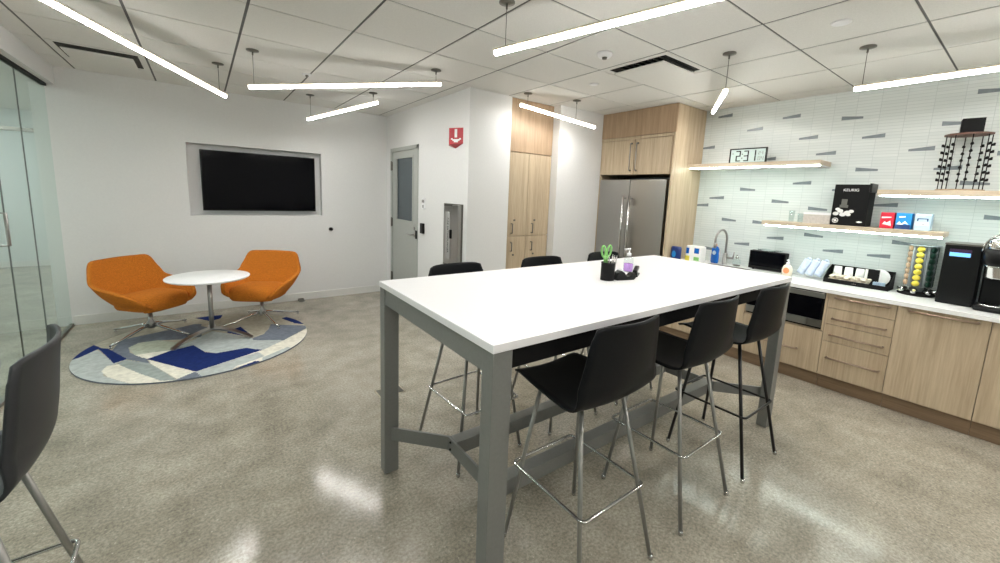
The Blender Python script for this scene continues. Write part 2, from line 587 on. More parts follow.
# door wall with an opening
DY0, DY1, DZ = 4.90, 5.84, 2.145
mb = MB()
mb.box(XD, XD + .15, DY1, YT, 0, ZC + .1)
mb.box(XD, XD + .15, YB + .15, DY0, 0, ZC + .1)
mb.box(XD, XD + .15, DY0, DY1, DZ, ZC + .1)
struct('wall_door_side', mb, 'wall')
struct('baseboard_door_side', MB().box(XD - .012, XD, YB + .005, DY0 - .05, 0, .10, .003), 'base')

# wall that faces the camera, with the niche of the pantry cupboard
PX0, PX1, PD = 2.785, 3.422, 0.004
mb = MB()
mb.box(XD, PX0, YB, YB + .15, 0, ZC + .1)
mb.box(PX1, XF + .10, YB2, YB + .15, 0, ZC + .1)
struct('wall_pantry_side', mb, 'wall')
struct('baseboard_pantry_side', MB().box(XD - .01, PX0, YB - .012, YB, 0, .10, .003).box(PX1, XF - .02, YB2 - .012, YB2, 0, .10, .003), 'base')

# kitchen wall, tiled, with wedge shaped accent tiles
WEDGE = [(2.41, 2.25, 2.54, 1), (0.44, 0.28, 2.48, -1), (1.75, 1.59, 2.45, 1), (1.26, 1.1, 2.38, -1), (2.08, 1.92, 2.36, 1), (0.6, 0.44, 2.26, -1),
 (1.58, 1.42, 2.23, 1), (1.09, 0.93, 2.2, 1), (2.57, 2.41, 2.2, 1), (1.42, 1.26, 2.07, 1), (0.77, 0.61, 2.07, 1), (1.91, 1.76, 2.04, 1), (0.28, 0.12, 2.01, -1),
 (1.1, 0.94, 1.91, -1), (0.6, 0.44, 1.91, 1), (0.44, 0.28, 1.79, -1), (1.58, 1.42, 1.79, 1), (1.25, 1.09, 1.73, 1), (2.08, 1.92, 1.72, -1),
 (2.41, 2.24, 1.62, 1), (1.75, 1.59, 1.6, -1), (0.94, 0.77, 1.6, 1), (1.42, 1.26, 1.54, -1), (0.28, 0.12, 1.53, -1), (2.57, 2.41, 1.53, 1),
 (2.24, 2.08, 1.375, -1), (1.91, 1.75, 1.37, -1), (1.42, 1.26, 1.28, -1), (0.77, 0.61, 1.28, -1), (1.75, 1.59, 1.22, 1), (1.25, 1.09, 1.15, 1), (0.92, 0.76, 1.15, 1),
 (2.07, 1.91, 1.12, 1), (2.4, 2.24, 1.02, -1), (-.1, -.26, 2.3, 1), (-.3, -.46, 1.9, -1), (-.6, -.76, 2.2, 1), (-.5, -.66, 1.5, 1), (-.05, -.21, 1.25, -1)]
mb = MB()
mb.mi = 0
mb.box(XK, XK + .15, YBACK - .1, YB + .15, 0, ZC + .1)
mb.mi = 1
for y1, y0, z, s in WEDGE:
    y1 -= .004
    hR, hL = (.018, .009) if s > 0 else (.009, .018)
    mb.prism([(y0, z - .017), (y0, z - .017 + 2 * hR), (y1, z - .017 + 2 * hL), (y1, z - .017)], 0, XK - .002, XK + .01)
struct('wall_right', mb, ['tile', 'accent'])

struct('wall_front', MB().box(XL - .1, XK + .15, YBACK - .15, YBACK, 0, ZC + .1), 'wall')

# glass side: bulkhead above, panes below, dark channels
mb = MB().box(XG - .12, XG + .075, YBACK, YT, 2.445, ZC + .1)
struct('wall_left', mb, 'wall')
joints = [YT - .004, 5.205, 4.60, 3.66, 2.72, 1.70, 0.65, -0.5, -1.6, YBACK + .01]
wroot = bpy.data.objects.new('window_1', None)
COL.objects.link(wroot)
wroot.location = (XG, 3, 0)
wroot['kind'] = 'structure'
for i, (a, b) in enumerate(zip(joints, joints[1:])):
    MB((XG, 3, 0)).box(XG - .006, XG + .006, b + .003, a - .003, .02, 2.43).build('pane', 'glass', wroot)
MB((XG, 3, 0)).box(XG - .02, XG + .02, YBACK + .01, YT - .005, 2.42, 2.445).build('head_channel', 'matteblack', wroot)
MB((XG, 3, 0)).box(XG - .016, XG + .016, YBACK + .01, YT - .005, 0, .022).build('floor_channel', 'darksteel', wroot)
mbj = MB((XG, 3, 0))
for a in joints[1:-1]:
    mbj.box(XG - .004, XG + .004, a - .0028, a + .0028, .02, 2.43)
mbj.build('pane_joint', 'matteblack', wroot)
mh = MB((XG, 3, 0))
mh.tube([(XG, 4.40, 1.28), (XG + .055, 4.40, 1.28), (XG + .055, 4.40, 1.05), (XG, 4.40, 1.05)], .011, 10)
mh.build('door_pull', 'satin', wroot)

# corridor beyond the glass
mb = MB()
mb.box(XL - .1, XL, YBACK, YF, 0, ZC + .1)
struct('wall_corridor_side', mb, 'corrwall')
struct('wall_corridor_end', MB().box(XL - .1, XG + .1, YF, YF + .1, 0, ZC + .1), 'corrwall')
struct('wall_corridor_return', MB().box(XG - .10, XG + .05, YT + .2, YF, 0, ZC + .1), 'corrwall')
struct('ceiling_corridor', MB().box(XL, XG - .12, YBACK, YF, ZC, ZC + .1), 'ceil')
struct('trim_corridor', MB().box(-3.9, -1.32, YF - .05, YF - .001, 2.27, 2.33).box(-2.15, -1.34, YF - .04, YF - .001, 2.08, 2.27), 'darksteel')
struct('baseboard_corridor', MB().box(XL, XG - .1, YF - .012, YF, 0, .1), 'base')

# ------------------------------------------------------------------ door in the side wall
d = thing('door_1', None, None, (XD, 5.4, 0)); d['kind'] = 'structure'
O = (XD, 5.4, 0)
mb = MB(O)
mb.box(XD - .012, XD + .13, DY0, DY0 + .05, 0, DZ, .003)
mb.box(XD - .012, XD + .13, DY1 - .05, DY1, 0, DZ, .003)
mb.box(XD - .012, XD + .13, DY0, DY1, DZ - .05, DZ, .003)
mb.build('door_frame', 'doorgrey', d)
GY0, GY1, GZ0, GZ1 = 5.085, 5.64, 1.14, 2.0
mb = MB(O)
x0, x1 = XD + .005, XD + .05
mb.box(x0, x1, DY0 + .053, GY0, .008, DZ - .053)
mb.box(x0, x1, GY1, DY1 - .053, .008, DZ - .053)
mb.box(x0, x1, GY0, GY1, .008, GZ0)
mb.box(x0, x1, GY0, GY1, GZ1, DZ - .053)
leaf = mb.build('door_leaf', 'doorgrey', d)
MB(O).box(x0 + .015, x0 + .025, GY0, GY1, GZ0, GZ1).build('door_pane', 'doorglass', leaf)
mb = MB(O)
for a, b, c, e in ((GY0 - .02, GY0 + .008, GZ0 - .02, GZ1 + .02), (GY1 - .008, GY1 + .02, GZ0 - .02, GZ1 + .02), (GY0, GY1, GZ0 - .02, GZ0 + .008), (GY0, GY1, GZ1 - .008, GZ1 + .02)):
    mb.box(XD - .003, XD + .006, a, b, c, e, .002)
mb.build('glazing_bead', 'doorgrey', leaf)
for z in (1.90, 1.09, .28):
    MB(O).box(XD - .022, XD - .002, DY1 - .065, DY1 - .035, z - .06, z + .06, .003).cyl((XD - .018, DY1 - .05, z - .065), (XD - .018, DY1 - .05, z + .065), .011, n=10).build('hinge', 'darksteel', d)
mb = MB(O)
mb.tube([(XD + .004, 5.02, .975), (XD - .05, 5.02, .975), (XD - .055, 5.04, .975), (XD - .055, 5.15, .972)], .011, 10)
mb.cyl((XD + .006, 5.02, .975), (XD - .008, 5.02, .975), .028)
mb.cyl((XD + .006, 5.02, 1.06), (XD - .012, 5.02, 1.06), .022)
mb.build('lever_handle', 'satin', d)
MB(O).box(XD - .022, XD - .012, DY0 + .002, DY0 + .045, .93, 1.04, .003).build('strike_plate', 'matteblack', d)

tag(MB((XD - .001, 4.74, 1.08)).box(XD - .03, XD - .001, 4.70, 4.785, 1.02, 1.15, .006).build('card_reader', 'black'),
    'small black card reader on the white wall right of the grey door', 'card reader')
t = thing('wall_switch', 'small white switch plate with grey buttons above the card reader', 'switch', (XD - .001, 4.735, 1.40))
MB((XD - .001, 4.735, 1.40)).box(XD - .010, XD - .001, 4.69, 4.78, 1.33, 1.47, .003).build('plate', 'soapwhite', t)
for (yy, zz) in ((4.715, 1.43), (4.755, 1.43), (4.735, 1.365)):
    MB((XD - .001, 4.735, 1.40)).box(XD - .014, XD - .010, yy - .012, yy + .012, zz - .018, zz + .018, .002).build('button', 'darksteel', t)

# fire extinguisher sign: projecting V of red plastic with a pictogram
O = (XD, 3.955, 2.14)
t = thing('extinguisher_sign', 'red projecting fire extinguisher sign high on the white wall', 'sign', O)
mb = MB(O)
mb.mi = 0
ym = 3.955
pl = [(XD - .0005, 3.80), (XD - .10, ym), (XD - .0005, 4.11), (XD - .0005, 4.105), (XD - .094, ym), (XD - .0005, 3.805)]
mb = MB(O)
prof = [(XD - .001, 3.80), (XD - .085, ym), (XD - .001, 4.11)]
mb.prism(prof, 2, 2.07, 2.235)
# pointed lower edge
A = [mb.bm.verts.new((x, y, 2.07)) for x, y in prof]
tip = mb.bm.verts.new((XD - .002, ym, 2.03))
for i in range(3):
    mb._face([A[i], A[(i + 1) % 3], tip])
mb.build('sign_body', 'red', t)
# pictogram on the left face: cylinder bar and hose bowl
nx = Vector((-(4.11 - ym), -(.084), 0)).normalized()   # outward normal of the face towards the door
for (ya, yb, fn) in ((3.80, ym, 0), (ym, 4.11, 1)):
    mb = MB(O)
    def fp(s_, z):
        y = ya + (yb - ya) * s_
        x = XD - .001 - .084 * (s_ if fn == 0 else 1 - s_)
        n = Vector((-(.155), -.084 if fn == 0 else .084, 0)).normalized()
        return Vector((x, y, z)) + n * .0015
    def quad(s0, s1, z0, z1):
        mb._face([mb.bm.verts.new(fp(*q)) for q in ((s0, z0), (s1, z0), (s1, z1), (s0, z1))])
    quad(.42, .60, 2.135, 2.222)
    quad(.25, .75, 2.10, 2.118)
    quad(.15, .27, 2.112, 2.128)
    quad(.73, .85, 2.112, 2.128)
    quad(.35, .65, 2.085, 2.10)
    mb.build('pictogram', 'paper', t)

# fire extinguisher cabinet
O = (XD, 3.985, 1.0)
t = thing('extinguisher_cabinet', 'tall stainless steel fire extinguisher cabinet in the white wall', 'cabinet', O)
MB(O).box(XD - .018, XD - .001, 3.76, 4.17, .72, 1.43, .004).build('cabinet_box', 'darksteel', t)
mb = MB(O)
mb.box(XD - .024, XD - .018, 3.93, 4.155, .74, 1.40, .003)
dr = mb.build('cabinet_door', 'steel', t)
MB(O).box(XD - .028, XD - .024, 4.00, 4.10, .80, 1.34, .001).build('door_panel', 'palegrey', dr)
MB(O).box(XD - .045, XD - .024, 3.955, 3.99, 1.04, 1.14, .004).build('latch', 'black', dr)
MB(O).box(XD - .060, XD - .018, 3.765, 3.90, .73, 1.42, .006).build('side_trim', 'steel', t)

def text_mesh(name, s, size, matname, parent, matrix, extrude=0.0008, shear=0.0):
    cu = bpy.data.curves.new('txt', 'FONT')
    cu.body = s; cu.size = size; cu.extrude = extrude; cu.align_x = 'CENTER'; cu.align_y = 'CENTER'; cu.shear = shear
    o = bpy.data.objects.new('txt', cu)
    COL.objects.link(o)
    dg = bpy.context.evaluated_depsgraph_get()
    me = bpy.data.meshes.new_from_object(o.evaluated_get(dg))
    bpy.data.objects.remove(o)
    me.name = name
    me.materials.clear()
    me.materials.append(M[matname])
    r = bpy.data.objects.new(name, me)
    COL.objects.link(r)
    me.transform(matrix)
    r.parent = parent
    return r
# letters facing -X (towards the room from the kitchen side); reading direction is -Y
def face_mx(x, y, z, vertical=False):
    # columns: text x -> -Y, text y -> +Z, normal -> -X
    mm = Matrix(((0, 0, -1, x), (-1, 0, 0, y), (0, 1, 0, z), (0, 0, 0, 1)))
    if vertical:
        mm = mm @ Matrix.Rotation(-PI / 2, 4, 'Z')
    return mm
text_mesh('lettering', 'FIRE EXTINGUISHER', .045, 'black', dr, face_mx(-.0285, 4.05 - 3.985, 1.07 - 1.0, True))

# ------------------------------------------------------------------ pantry cupboard
O = (3.135, YB + .3, 0)
t = thing('pantry_cupboard', 'tall light oak pantry cupboard with four doors set in white wall', 'cupboard', O)
yf = YB + PD
MB(O).box(PX0 + .002, PX1 - .002, yf + .022, yf + .5, 0, ZC - .002).build('carcass', 'oak', t)
MB(O).box(PX0 + .002, PX1 - .002, yf, yf + .02, 2.040, ZC - .004, .001).build('top_panel', 'oakcap', t)
xm = 3.068
for (a, b) in ((PX0 + .004, xm - .002), (xm + .002, PX1 - .004)):
    for (z0, z1, hz, lz) in ((1.083, 2.030, (1.115, 1.225), 1.265), (.105, 1.076, (.905, 1.005), .858)):
        dd = MB(O).box(a, b, yf, yf + .02, z0, z1, .0015).build('door', 'oak', t)
        hx = a + (.055 if a < 3 else .08)
        mh = MB(O)
        mh.tube([(hx, yf, hz[0]), (hx, yf - .028, hz[0]), (hx, yf - .028, hz[1]), (hx, yf, hz[1])], .0065, 8)
        mh.build('handle', 'darksteel', dd)
        MB(O).cyl((hx + .04, yf + .001, lz), (hx + .04, yf - .012, lz), .011, n=12).build('lock', 'darksteel', dd)
MB(O).box(PX0 + .004, PX1 - .004, yf + .03, yf + .05, 0, .10).build('plinth', 'oak', t)

# ------------------------------------------------------------------ refrigerator surround
FY0, FY1 = 2.546, 3.572
O = (4.5, 3.11, 0)
t = thing('fridge_surround', 'light oak cabinet surround above and beside the steel refrigerator', 'cabinet', O)
MB(O).box(XF, XK - .002, FY0, FY0 + .022, 0, ZC - .003, .001).build('side_panel', 'oak', t)
MB(O).box(XF, XK - .002, 3.553, 3.573, 0, ZC - .003, .001).build('filler_panel', 'oak', t)
MB(O).box(XF + .012, XK - .002, FY0 + .023, 3.552, 1.86, ZC - .004).build('cabinet_box', 'oakcap', t)
MB(O).box(XF - .006, XF + .012, FY0 - .004, 3.574, 2.312, ZC - .004, .001).build('top_panel', 'oakcap', t)
MB(O).box(XF - .004, XF + .012, FY0 + .0, 3.574, 2.275, 2.306, .001).build('rail', 'oak', t)
for a, b, hy in ((FY0 + .035, 3.058, 3.018), (3.064, 3.548, 3.104)):
    dd = MB(O).box(XF - .006, XF + .012, a, b, 1.858, 2.270, .0015).build('door', 'oak', t)
    mh = MB(O)
    mh.tube([(XF - .005, hy, 1.905), (XF - .034, hy, 1.905), (XF - .034, hy, 2.225), (XF - .005, hy, 2.225)], .006, 8)
    mh.build('handle', 'satin', dd)
    for zz in (1.905, 2.225):
        MB(O).cyl((XF - .006, hy, zz), (XF - .012, hy, zz), .012, n=12).build('handle_rose', 'darksteel', dd)

# refrigerator
O = (4.45, 3.08, 0)
t = thing('refrigerator', 'stainless steel french door refrigerator under oak cabinets', 'refrigerator', O)
MB(O).box(XF + .05, XK - .06, 2.60, 3.545, .02, 1.80, .004).build('body', 'matteblack', t)
for a, b, hy in ((2.598, 3.078, 3.035), (3.084, 3.548, 3.128)):
    dd = MB(O).box(XF - .012, XF + .05, a, b, .70, 1.795, .006).build('door', 'steel', t)
    mh = MB(O)
    hx = XF - .065
    mh.cyl((hx, hy, .80), (hx, hy, 1.60), .014, n=14)
    for zz in (.83, 1.57):
        mh.cyl((hx, hy, zz), (XF - .010, hy, zz), .010, n=10)
    mh.build('handle', 'chrome', dd)
dw = MB(O).box(XF - .012, XF + .05, 2.598, 3.548, .10, .69, .006).build('freezer_drawer', 'steel', t)
MB(O).cyl((XF - .065, 2.70, .62), (XF - .065, 3.45, .62), .014).cyl((XF - .065, 2.74, .62), (XF - .01, 2.74, .62), .01).cyl((XF - .065, 3.41, .62), (XF - .01, 3.41, .62), .01).build('handle', 'chrome', dw)

# ------------------------------------------------------------------ base cabinets
def bar_handle(O, ya, yb, z, parent, x=XCAB):
    mh = MB(O)
    mh.cyl((x - .032, ya, z), (x - .032, yb, z), .0072, n=10)
    for yy in (ya - .004 if ya > yb else ya + .004, yb + .004 if ya > yb else yb - .004):
        mh.cyl((x - .034, yy, z), (x - .002, yy, z), .0075, n=8)
    return mh.build('handle', 'nickel', parent)

def base_unit(y0, y1, label, name, cat='cabinet'):
    O = (4.5, (y0 + y1) / 2, 0)
    t = thing(name, label, cat, O)
    MB(O).box(XCAB + .02, XK - .002, y0 + .001, y1 - .001, .118, ZW - .032).build('carcass', 'oak', t)
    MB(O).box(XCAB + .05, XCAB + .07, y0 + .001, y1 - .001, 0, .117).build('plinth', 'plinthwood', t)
    return t, O
def front(O, t, nm, y0, y1, z0, z1):
    return MB(O).box(XCAB, XCAB + .019, y0 + .002, y1 - .002, z0 + .002, z1 - .002, .0012).build(nm, 'oak', t)

t, O = base_unit(-.50, .106, 'light oak base cabinet below the coffee brewers at the right edge', 'base_cabinet')
for a, b in ((-.197, .106), (-.50, -.197)):
    f = front(O, t, 'door', a, b, .125, .842)
t, O = base_unit(-1.2, -.50, 'light oak base cabinet beyond the right edge of the picture', 'base_cabinet')
front(O, t, 'door', -.85, -.50, .125, .842); front(O, t, 'door', -1.2, -.85, .125, .842)
t, O = base_unit(.106, .573, 'wide oak base cabinet door with long horizontal handle near top', 'base_cabinet')
f = front(O, t, 'door', .106, .573, .125, .842)
bar_handle(O, .506, .160, .815, f)
t, O = base_unit(.573, 1.0, 'light oak drawer unit with four drawers and bar handles', 'drawer_unit')
for z0, z1, hz in ((.718, .842, .812), (.578, .718, .634), (.428, .578, .492), (.125, .428, .292)):
    f = front(O, t, 'drawer', .573, 1.0, z0, z1)
    bar_handle(O, .952, .610, hz, f)
O = (4.5, 1.32, 0)
t = thing('microwave_cabinet', 'light oak base cabinet holding the microwave above one drawer', 'cabinet', O)
MB(O).box(XCAB + .02, XK - .002, 1.001, 1.64, .118, .508).box(XCAB + .0, XK - .002, 1.001, 1.018, .51, ZW - .032).box(XCAB, XK - .002, 1.628, 1.64, .51, ZW - .032).build('carcass', 'oak', t)
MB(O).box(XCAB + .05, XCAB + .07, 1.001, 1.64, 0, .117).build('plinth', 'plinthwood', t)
f = front(O, t, 'drawer', 1.0, 1.64, .125, .500)
bar_handle(O, 1.50, 1.165, .296, f)
# microwave drawer
O = (4.4, 1.32, .515)
t = thing('microwave', 'black and stainless built-in microwave under the worktop', 'microwave', O)
MB(O).box(XCAB + .01, XCAB + .42, 1.022, 1.625, .512, .838, .003).build('body', 'matteblack', t)
MB(O).box(XCAB - .012, XCAB + .01, 1.022, 1.625, .785, .828, .003).build('top_trim', 'steel', t)
MB(O).box(XCAB - .010, XCAB + .01, 1.036, 1.625, .595, .783, .003).build('glass_front', 'screen', t)
MB(O).box(XCAB - .014, XCAB + .01, 1.130, 1.625, .530, .592, .003).build('lower_trim', 'steel', t)
MB(O).box(XCAB - .014, XCAB + .01, 1.022, 1.127, .530, .592, .003).build('control_panel', 'darksteel', t)
O = (4.5, 2.09, 0)
t = thing('sink_cabinet', 'light oak sink cabinet with two doors beside the refrigerator panel', 'cabinet', O)
MB(O).box(XCAB + .02, XK - .002, 1.641, 1.659, .118, ZW - .032).box(XCAB + .02, XK - .002, 2.527, 2.544, .118, ZW - .032).box(XCAB + .02, XK - .002, 1.641, 2.544, .118, .136).build('carcass', 'oak', t)
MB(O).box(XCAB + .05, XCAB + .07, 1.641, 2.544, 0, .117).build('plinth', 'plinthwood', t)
for a, b, h in ((1.64, 2.09, 2.04), (2.09, 2.545, 2.14)):
    f = front(O, t, 'door', a, b, .125, .842)

# worktop with the opening of the sink
SX0, SX1, SY0, SY1 = 4.30, 4.62, 1.78, 2.22
O = (4.48, 1, ZW)
mb = MB(O)
wx = 4.165
for a, b, c, e in ((wx, XK - .001, -1.2, SY0), (wx, SX0, SY0, SY1), (SX1, XK - .001, SY0, SY1), (wx, XK - .001, SY1, 2.545)):
    mb.box(a, b, c, e, ZW - .031, ZW)
tag(mb.build('worktop', 'quartz'), 'long white quartz worktop along the tiled kitchen wall', 'worktop')
O = (4.46, 2.0, ZW)
t = thing('kitchen_sink', 'stainless undermount kitchen sink below the gooseneck faucet', 'sink', O)
mb = MB(O)
mb.box(SX0 + .001, SX0 + .004, SY0 + .001, SY1 - .001, .70, ZW - .002).box(SX1 - .004, SX1 - .001, SY0 + .001, SY1 - .001, .70, ZW - .002)
mb.box(SX0 + .001, SX1 - .001, SY0 + .001, SY0 + .004, .70, ZW - .002).box(SX0 + .001, SX1 - .001, SY1 - .004, SY1 - .001, .70, ZW - .002)
mb.box(SX0 + .001, SX1 - .001, SY0 + .001, SY1 - .001, .697, .70)
mb.build('basin', 'satin', t)
MB(O).lathe([(.04, 0), (.04, .003), (.02, .004), (0, .004)], (4.46, 2.0, .70), 20).build('drain', 'chrome', t)
# faucet
FX, FY = 4.69, 2.10
O = (FX, FY, ZW)
t = thing('faucet', 'brushed steel gooseneck faucet at the sink', 'faucet', O)
MB(O).lathe([(.027, 0), (.027, .006), (.024, .01), (.024, .12), (.022, .125), (0, .125)], (FX, FY, ZW), 20).build('faucet_base', 'satin', t)
pts = [(FX, FY, ZW + .12), (FX, FY, ZW + .29)]
for k in range(1, 11):
    a = PI * k / 10
    pts.append((FX - .10 + .10 * math.cos(a), FY + .03 * k / 10, ZW + .29 + .10 * math.sin(a)))
pts.append((FX - .20, FY + .03, ZW + .24))
MB(O).tube(pts, .0125, 14).build('spout', 'satin', t)
MB(O).cyl((FX - .20, FY + .03, ZW + .25), (FX - .20, FY + .03, ZW + .19), .016, .015).build('spray_head', 'satin', t)
MB(O).tube([(FX, FY - .02, ZW + .08), (FX, FY - .09, ZW + .08)], .012, 10).tube([(FX, FY - .085, ZW + .08), (FX, FY - .095, ZW + .15)], [.009, .006], 8).build('lever', 'satin', t)

# ------------------------------------------------------------------ shelves
def shelf(y0, y1, z0, z1, label, lit=True, x0=4.50):
    O = (4.65, (y0 + y1) / 2, z0)
    t = thing('wall_shelf', label, 'shelf', O)
    MB(O).box(x0, XK - .003, y0, y1, z0 + .012, z1, .001).build('board', 'oakh', t)
    MB(O).box(x0 + .02, XK - .003, y0 + .006, y1 - .006, z0 + .004, z0 + .012).build('underside', 'white', t)
    MB(O).box(x0, x0 + .018, y0 + .002, y1 - .03, z0, z0 + .012, .001).build('light_strip', 'strip', t)
    return t
shelf(1.282, 2.544, 1.928, 1.982, 'oak shelf with lit edge holding the digital clock')
shelf(.440, 1.70, 1.353, 1.402, 'oak shelf with lit edge holding the black coffee box')
shelf(-.50, .862, 1.664, 1.720, 'oak shelf with lit edge holding the black wire rack')

# digital clock
O = (4.63, 1.965, 1.983)
t = thing('digital_clock', 'black framed digital clock showing 2:31 on the upper shelf', 'clock', O)
cy0, cy1, cz0, cz1, cx = 1.782, 2.148, 1.984, 2.142, 4.62
mb = MB(O)
mb.box(cx, cx + .022, cy0, cy1, cz0, cz0 + .012, .002).box(cx, cx + .022, cy0, cy1, cz1 - .012, cz1, .002)
mb.box(cx, cx + .022, cy0, cy0 + .013, cz0, cz1, .002).box(cx, cx + .022, cy1 - .013, cy1, cz0, cz1, .002)
mb.box(cx + .008, cx + .022, cy0 + .005, cy1 - .005, cz0 + .005, cz1 - .005)
mb.build('clock_frame', 'black', t)
MB(O).box(cx + .006, cx + .008, cy0 + .012, cy1 - .012, cz0 + .011, cz1 - .011).build('clock_face', 'lcd', t)
def seg_digit(mb, yl, zb, wd, ht, segs, th=.012, x=cx + .0045):
    # yl = left side of the digit as seen (larger y)
    S = {'a': (0, wd, ht - th, ht), 'd': (0, wd, 0, th), 'g': (0, wd, ht / 2 - th / 2, ht / 2 + th / 2),
         'f': (0, th, ht / 2, ht), 'e': (0, th, 0, ht / 2), 'b': (wd - th, wd, ht / 2, ht), 'c': (wd - th, wd, 0, ht / 2)}
    for s_ in segs:
        a, b, c, e = S[s_]
        mb.box(x, x + .002, yl - b, yl - a, zb + c + .001, zb + e - .001)
mb = MB(O)
for yl, sg in ((2.082, 'abged'), (2.002, 'abgcd'), (1.932, 'bc')):
    md = MB(O)
    seg_digit(md, yl, 2.006, .048, .112, sg)
    md.build('digit', 'matteblack', t)
for zz in (2.035, 2.077):
    MB(O).box(cx + .0045, cx + .0065, 2.014, 2.024, zz, zz + .010).build('colon_dot', 'matteblack', t)
mb = MB(O)
mb.box(cx + .0045, cx + .0065, 2.105, 2.122, 2.085, 2.092)
seg_digit(mb, 1.862, 2.012, .022, .040, 'abcdef', .004)
seg_digit(mb, 1.832, 2.012, .022, .040, 'bcfg', .004)
seg_digit(mb, 1.862, 2.070, .018, .034, 'abdeg', .004)
seg_digit(mb, 1.836, 2.070, .018, .034, 'abcg', .004)
mb.build('small_digits', 'darksteel', t)

# black box of the coffee maker on the middle shelf
O = (4.68, 1.045, 1.403)
t = thing('brewer_box', 'tall black product box with pictures of white coffee pods', 'box', O)
bx = 4.58
MB(O).box(bx, bx + .19, .92, 1.168, 1.403, 1.765, .002).build('carton', 'matteblack', t)
MB(O).box(bx - .003, bx + .192, .912, .93, 1.70, 1.775, .003).build('carton_flap', 'black', t)
r = text_mesh('lettering', 'KEURIG', .032, 'paper', t, face_mx(bx - .0012 - O[0], 1.05 - O[1], 1.715 - O[2]))
mb = MB(O)
for (yy, zz, ra) in ((1.135, 1.505, .022), (1.105, 1.525, .022), (1.085, 1.500, .024), (1.055, 1.515, .022), (1.120, 1.540, .018), (1.030, 1.525, .02), (1.045, 1.500, .018)):
    mb.lathe([(0, 0), (ra, 0), (ra * .8, .0015), (0, .0018)], (0, 0, 0), 16)
    for v in mb.bm.verts[-(16 * 2 + 2):]:
        pass
mb.bm.free()
mb = MB(O)
def disc(mb, x, yy, zz, ry, rz_, n=18, th=.0014):
    mb.prism([(yy + ry * math.cos(2 * PI * k / n), zz + rz_ * math.sin(2 * PI * k / n)) for k in range(n)], 0, x - th, x)
for i, (yy, zz, ra) in enumerate(((1.135, 1.505, .022), (1.105, 1.530, .022), (1.085, 1.500, .024), (1.055, 1.518, .022), (1.124, 1.545, .018), (1.028, 1.530, .019), (1.045, 1.500, .018))):
    disc(mb, bx - .0003 - i * .0002, yy, zz, ra, ra * .75)
mb.build('pod_picture', 'paper', t)
mb = MB(O)
mb.box(bx - .0012, bx, 1.065, 1.105, 1.58, 1.635).box(bx - .0011, bx, 1.055, 1.115, 1.56, 1.585)
mb.build('machine_picture', 'darksteel', t)
mb = MB(O)
disc(mb, bx - .0002, 1.132, 1.445, .023, .023, 24)
mb.build('round_seal', 'paper', t)
mb = MB(O)
disc(mb, bx - .0016, 1.132, 1.445, .017, .017, 24, .0008)
mb.build('seal_centre', 'matteblack', t)
mb = MB(O)
mb.prism([(1.137, 1.432), (1.147, 1.452), (1.127, 1.458), (1.117, 1.438)], 0, bx - .0032, bx - .0024)
mb.prism([(.985, 1.440), (.965, 1.448), (.940, 1.440), (.965, 1.432)], 0, bx - .0012, bx)
mb.build('small_marks', 'paper', t)

# small boxes beside it
def pod_box(y0, y1, m1, label, marks, x=4.60):
    O = (x + .05, (y0 + y1) / 2, 1.403)
    t = thing('pod_box', label, 'box', O)
    MB(O).box(x, x + .11, y0, y1, 1.403, 1.535, .004).build('carton', m1, t)
    mb = MB(O)
    for poly in marks:
        mb.prism([(y1 - (y1 - y0) * p, 1.403 + .132 * q) for p, q in poly], 0, x - .0012, x)
    mb.build('printed_mark', 'paper', t)
    return t, O
pod_box(.745, .832, 'redbox', 'small red box of coffee pods, leftmost of three cartons',
        [[(.2, .25), (.35, .45), (.5, .35), (.75, .5), (.85, .15), (.5, .22)], [(.1, .62), (.8, .68), (.8, .74), (.1, .72)]])
t, O = pod_box(.640, .735, 'bluebox', 'small blue box of coffee pods between red and pale boxes',
        [[(.1, .3), (.25, .5), (.4, .33), (.6, .52), (.85, .3), (.6, .36), (.4, .25)], [(.2, .7), (.6, .74), (.6, .82), (.2, .8)]])
MB(O).box(4.598, 4.6, .642, .733, 1.404, 1.44).build('navy_band', 'navybox', t)
t, O = pod_box(.530, .622, 'palebox', 'small pale blue box of coffee pods, rightmost of three cartons', [[(.1, .3), (.9, .3), (.9, .5), (.1, .45)]])
MB(O).box(4.597, 4.6, .548, .605, 1.493, 1.499).box(4.597, 4.6, .545, .552, 1.477, 1.499).box(4.597, 4.6, .601, .608, 1.477, 1.499).box(4.597, 4.6, .562, .58, 1.452, 1.458).build('dark_mark', 'navybox', t)

# glasses and white box at the left of the middle shelf
def cup(name, label, cat, x, y, z, r0, r1, h, m_, th=.003, group=None):
    o = MB((x, y, z)).lathe([(0, 0), (r0, 0), (r1, h), (r1 - th, h), (r0 - th, .006), (0, .006)], (x, y, z), 24).build(name, m_)
    return tag(o, label, cat, group)
cup('drinking_glass', 'tall clear glass at left end of the middle shelf', 'glass', 4.66, 1.50, 1.403, .022, .026, .11, 'clear')
cup('drinking_glass', 'short clear glass left of the white box on the shelf', 'glass', 4.66, 1.42, 1.403, .026, .030, .085, 'clear')
t = thing('white_box', 'white carton left of the black box on the middle shelf', 'box', (4.68, 1.28, 1.403))
MB((4.68, 1.28, 1.403)).box(4.60, 4.76, 1.175, 1.385, 1.403, 1.505, .003).build('carton', 'greycard', t)
MB((4.68, 1.28, 1.403)).box(4.598, 4.762, 1.173, 1.387, 1.485, 1.507, .003).build('lid', 'soapwhite', t)

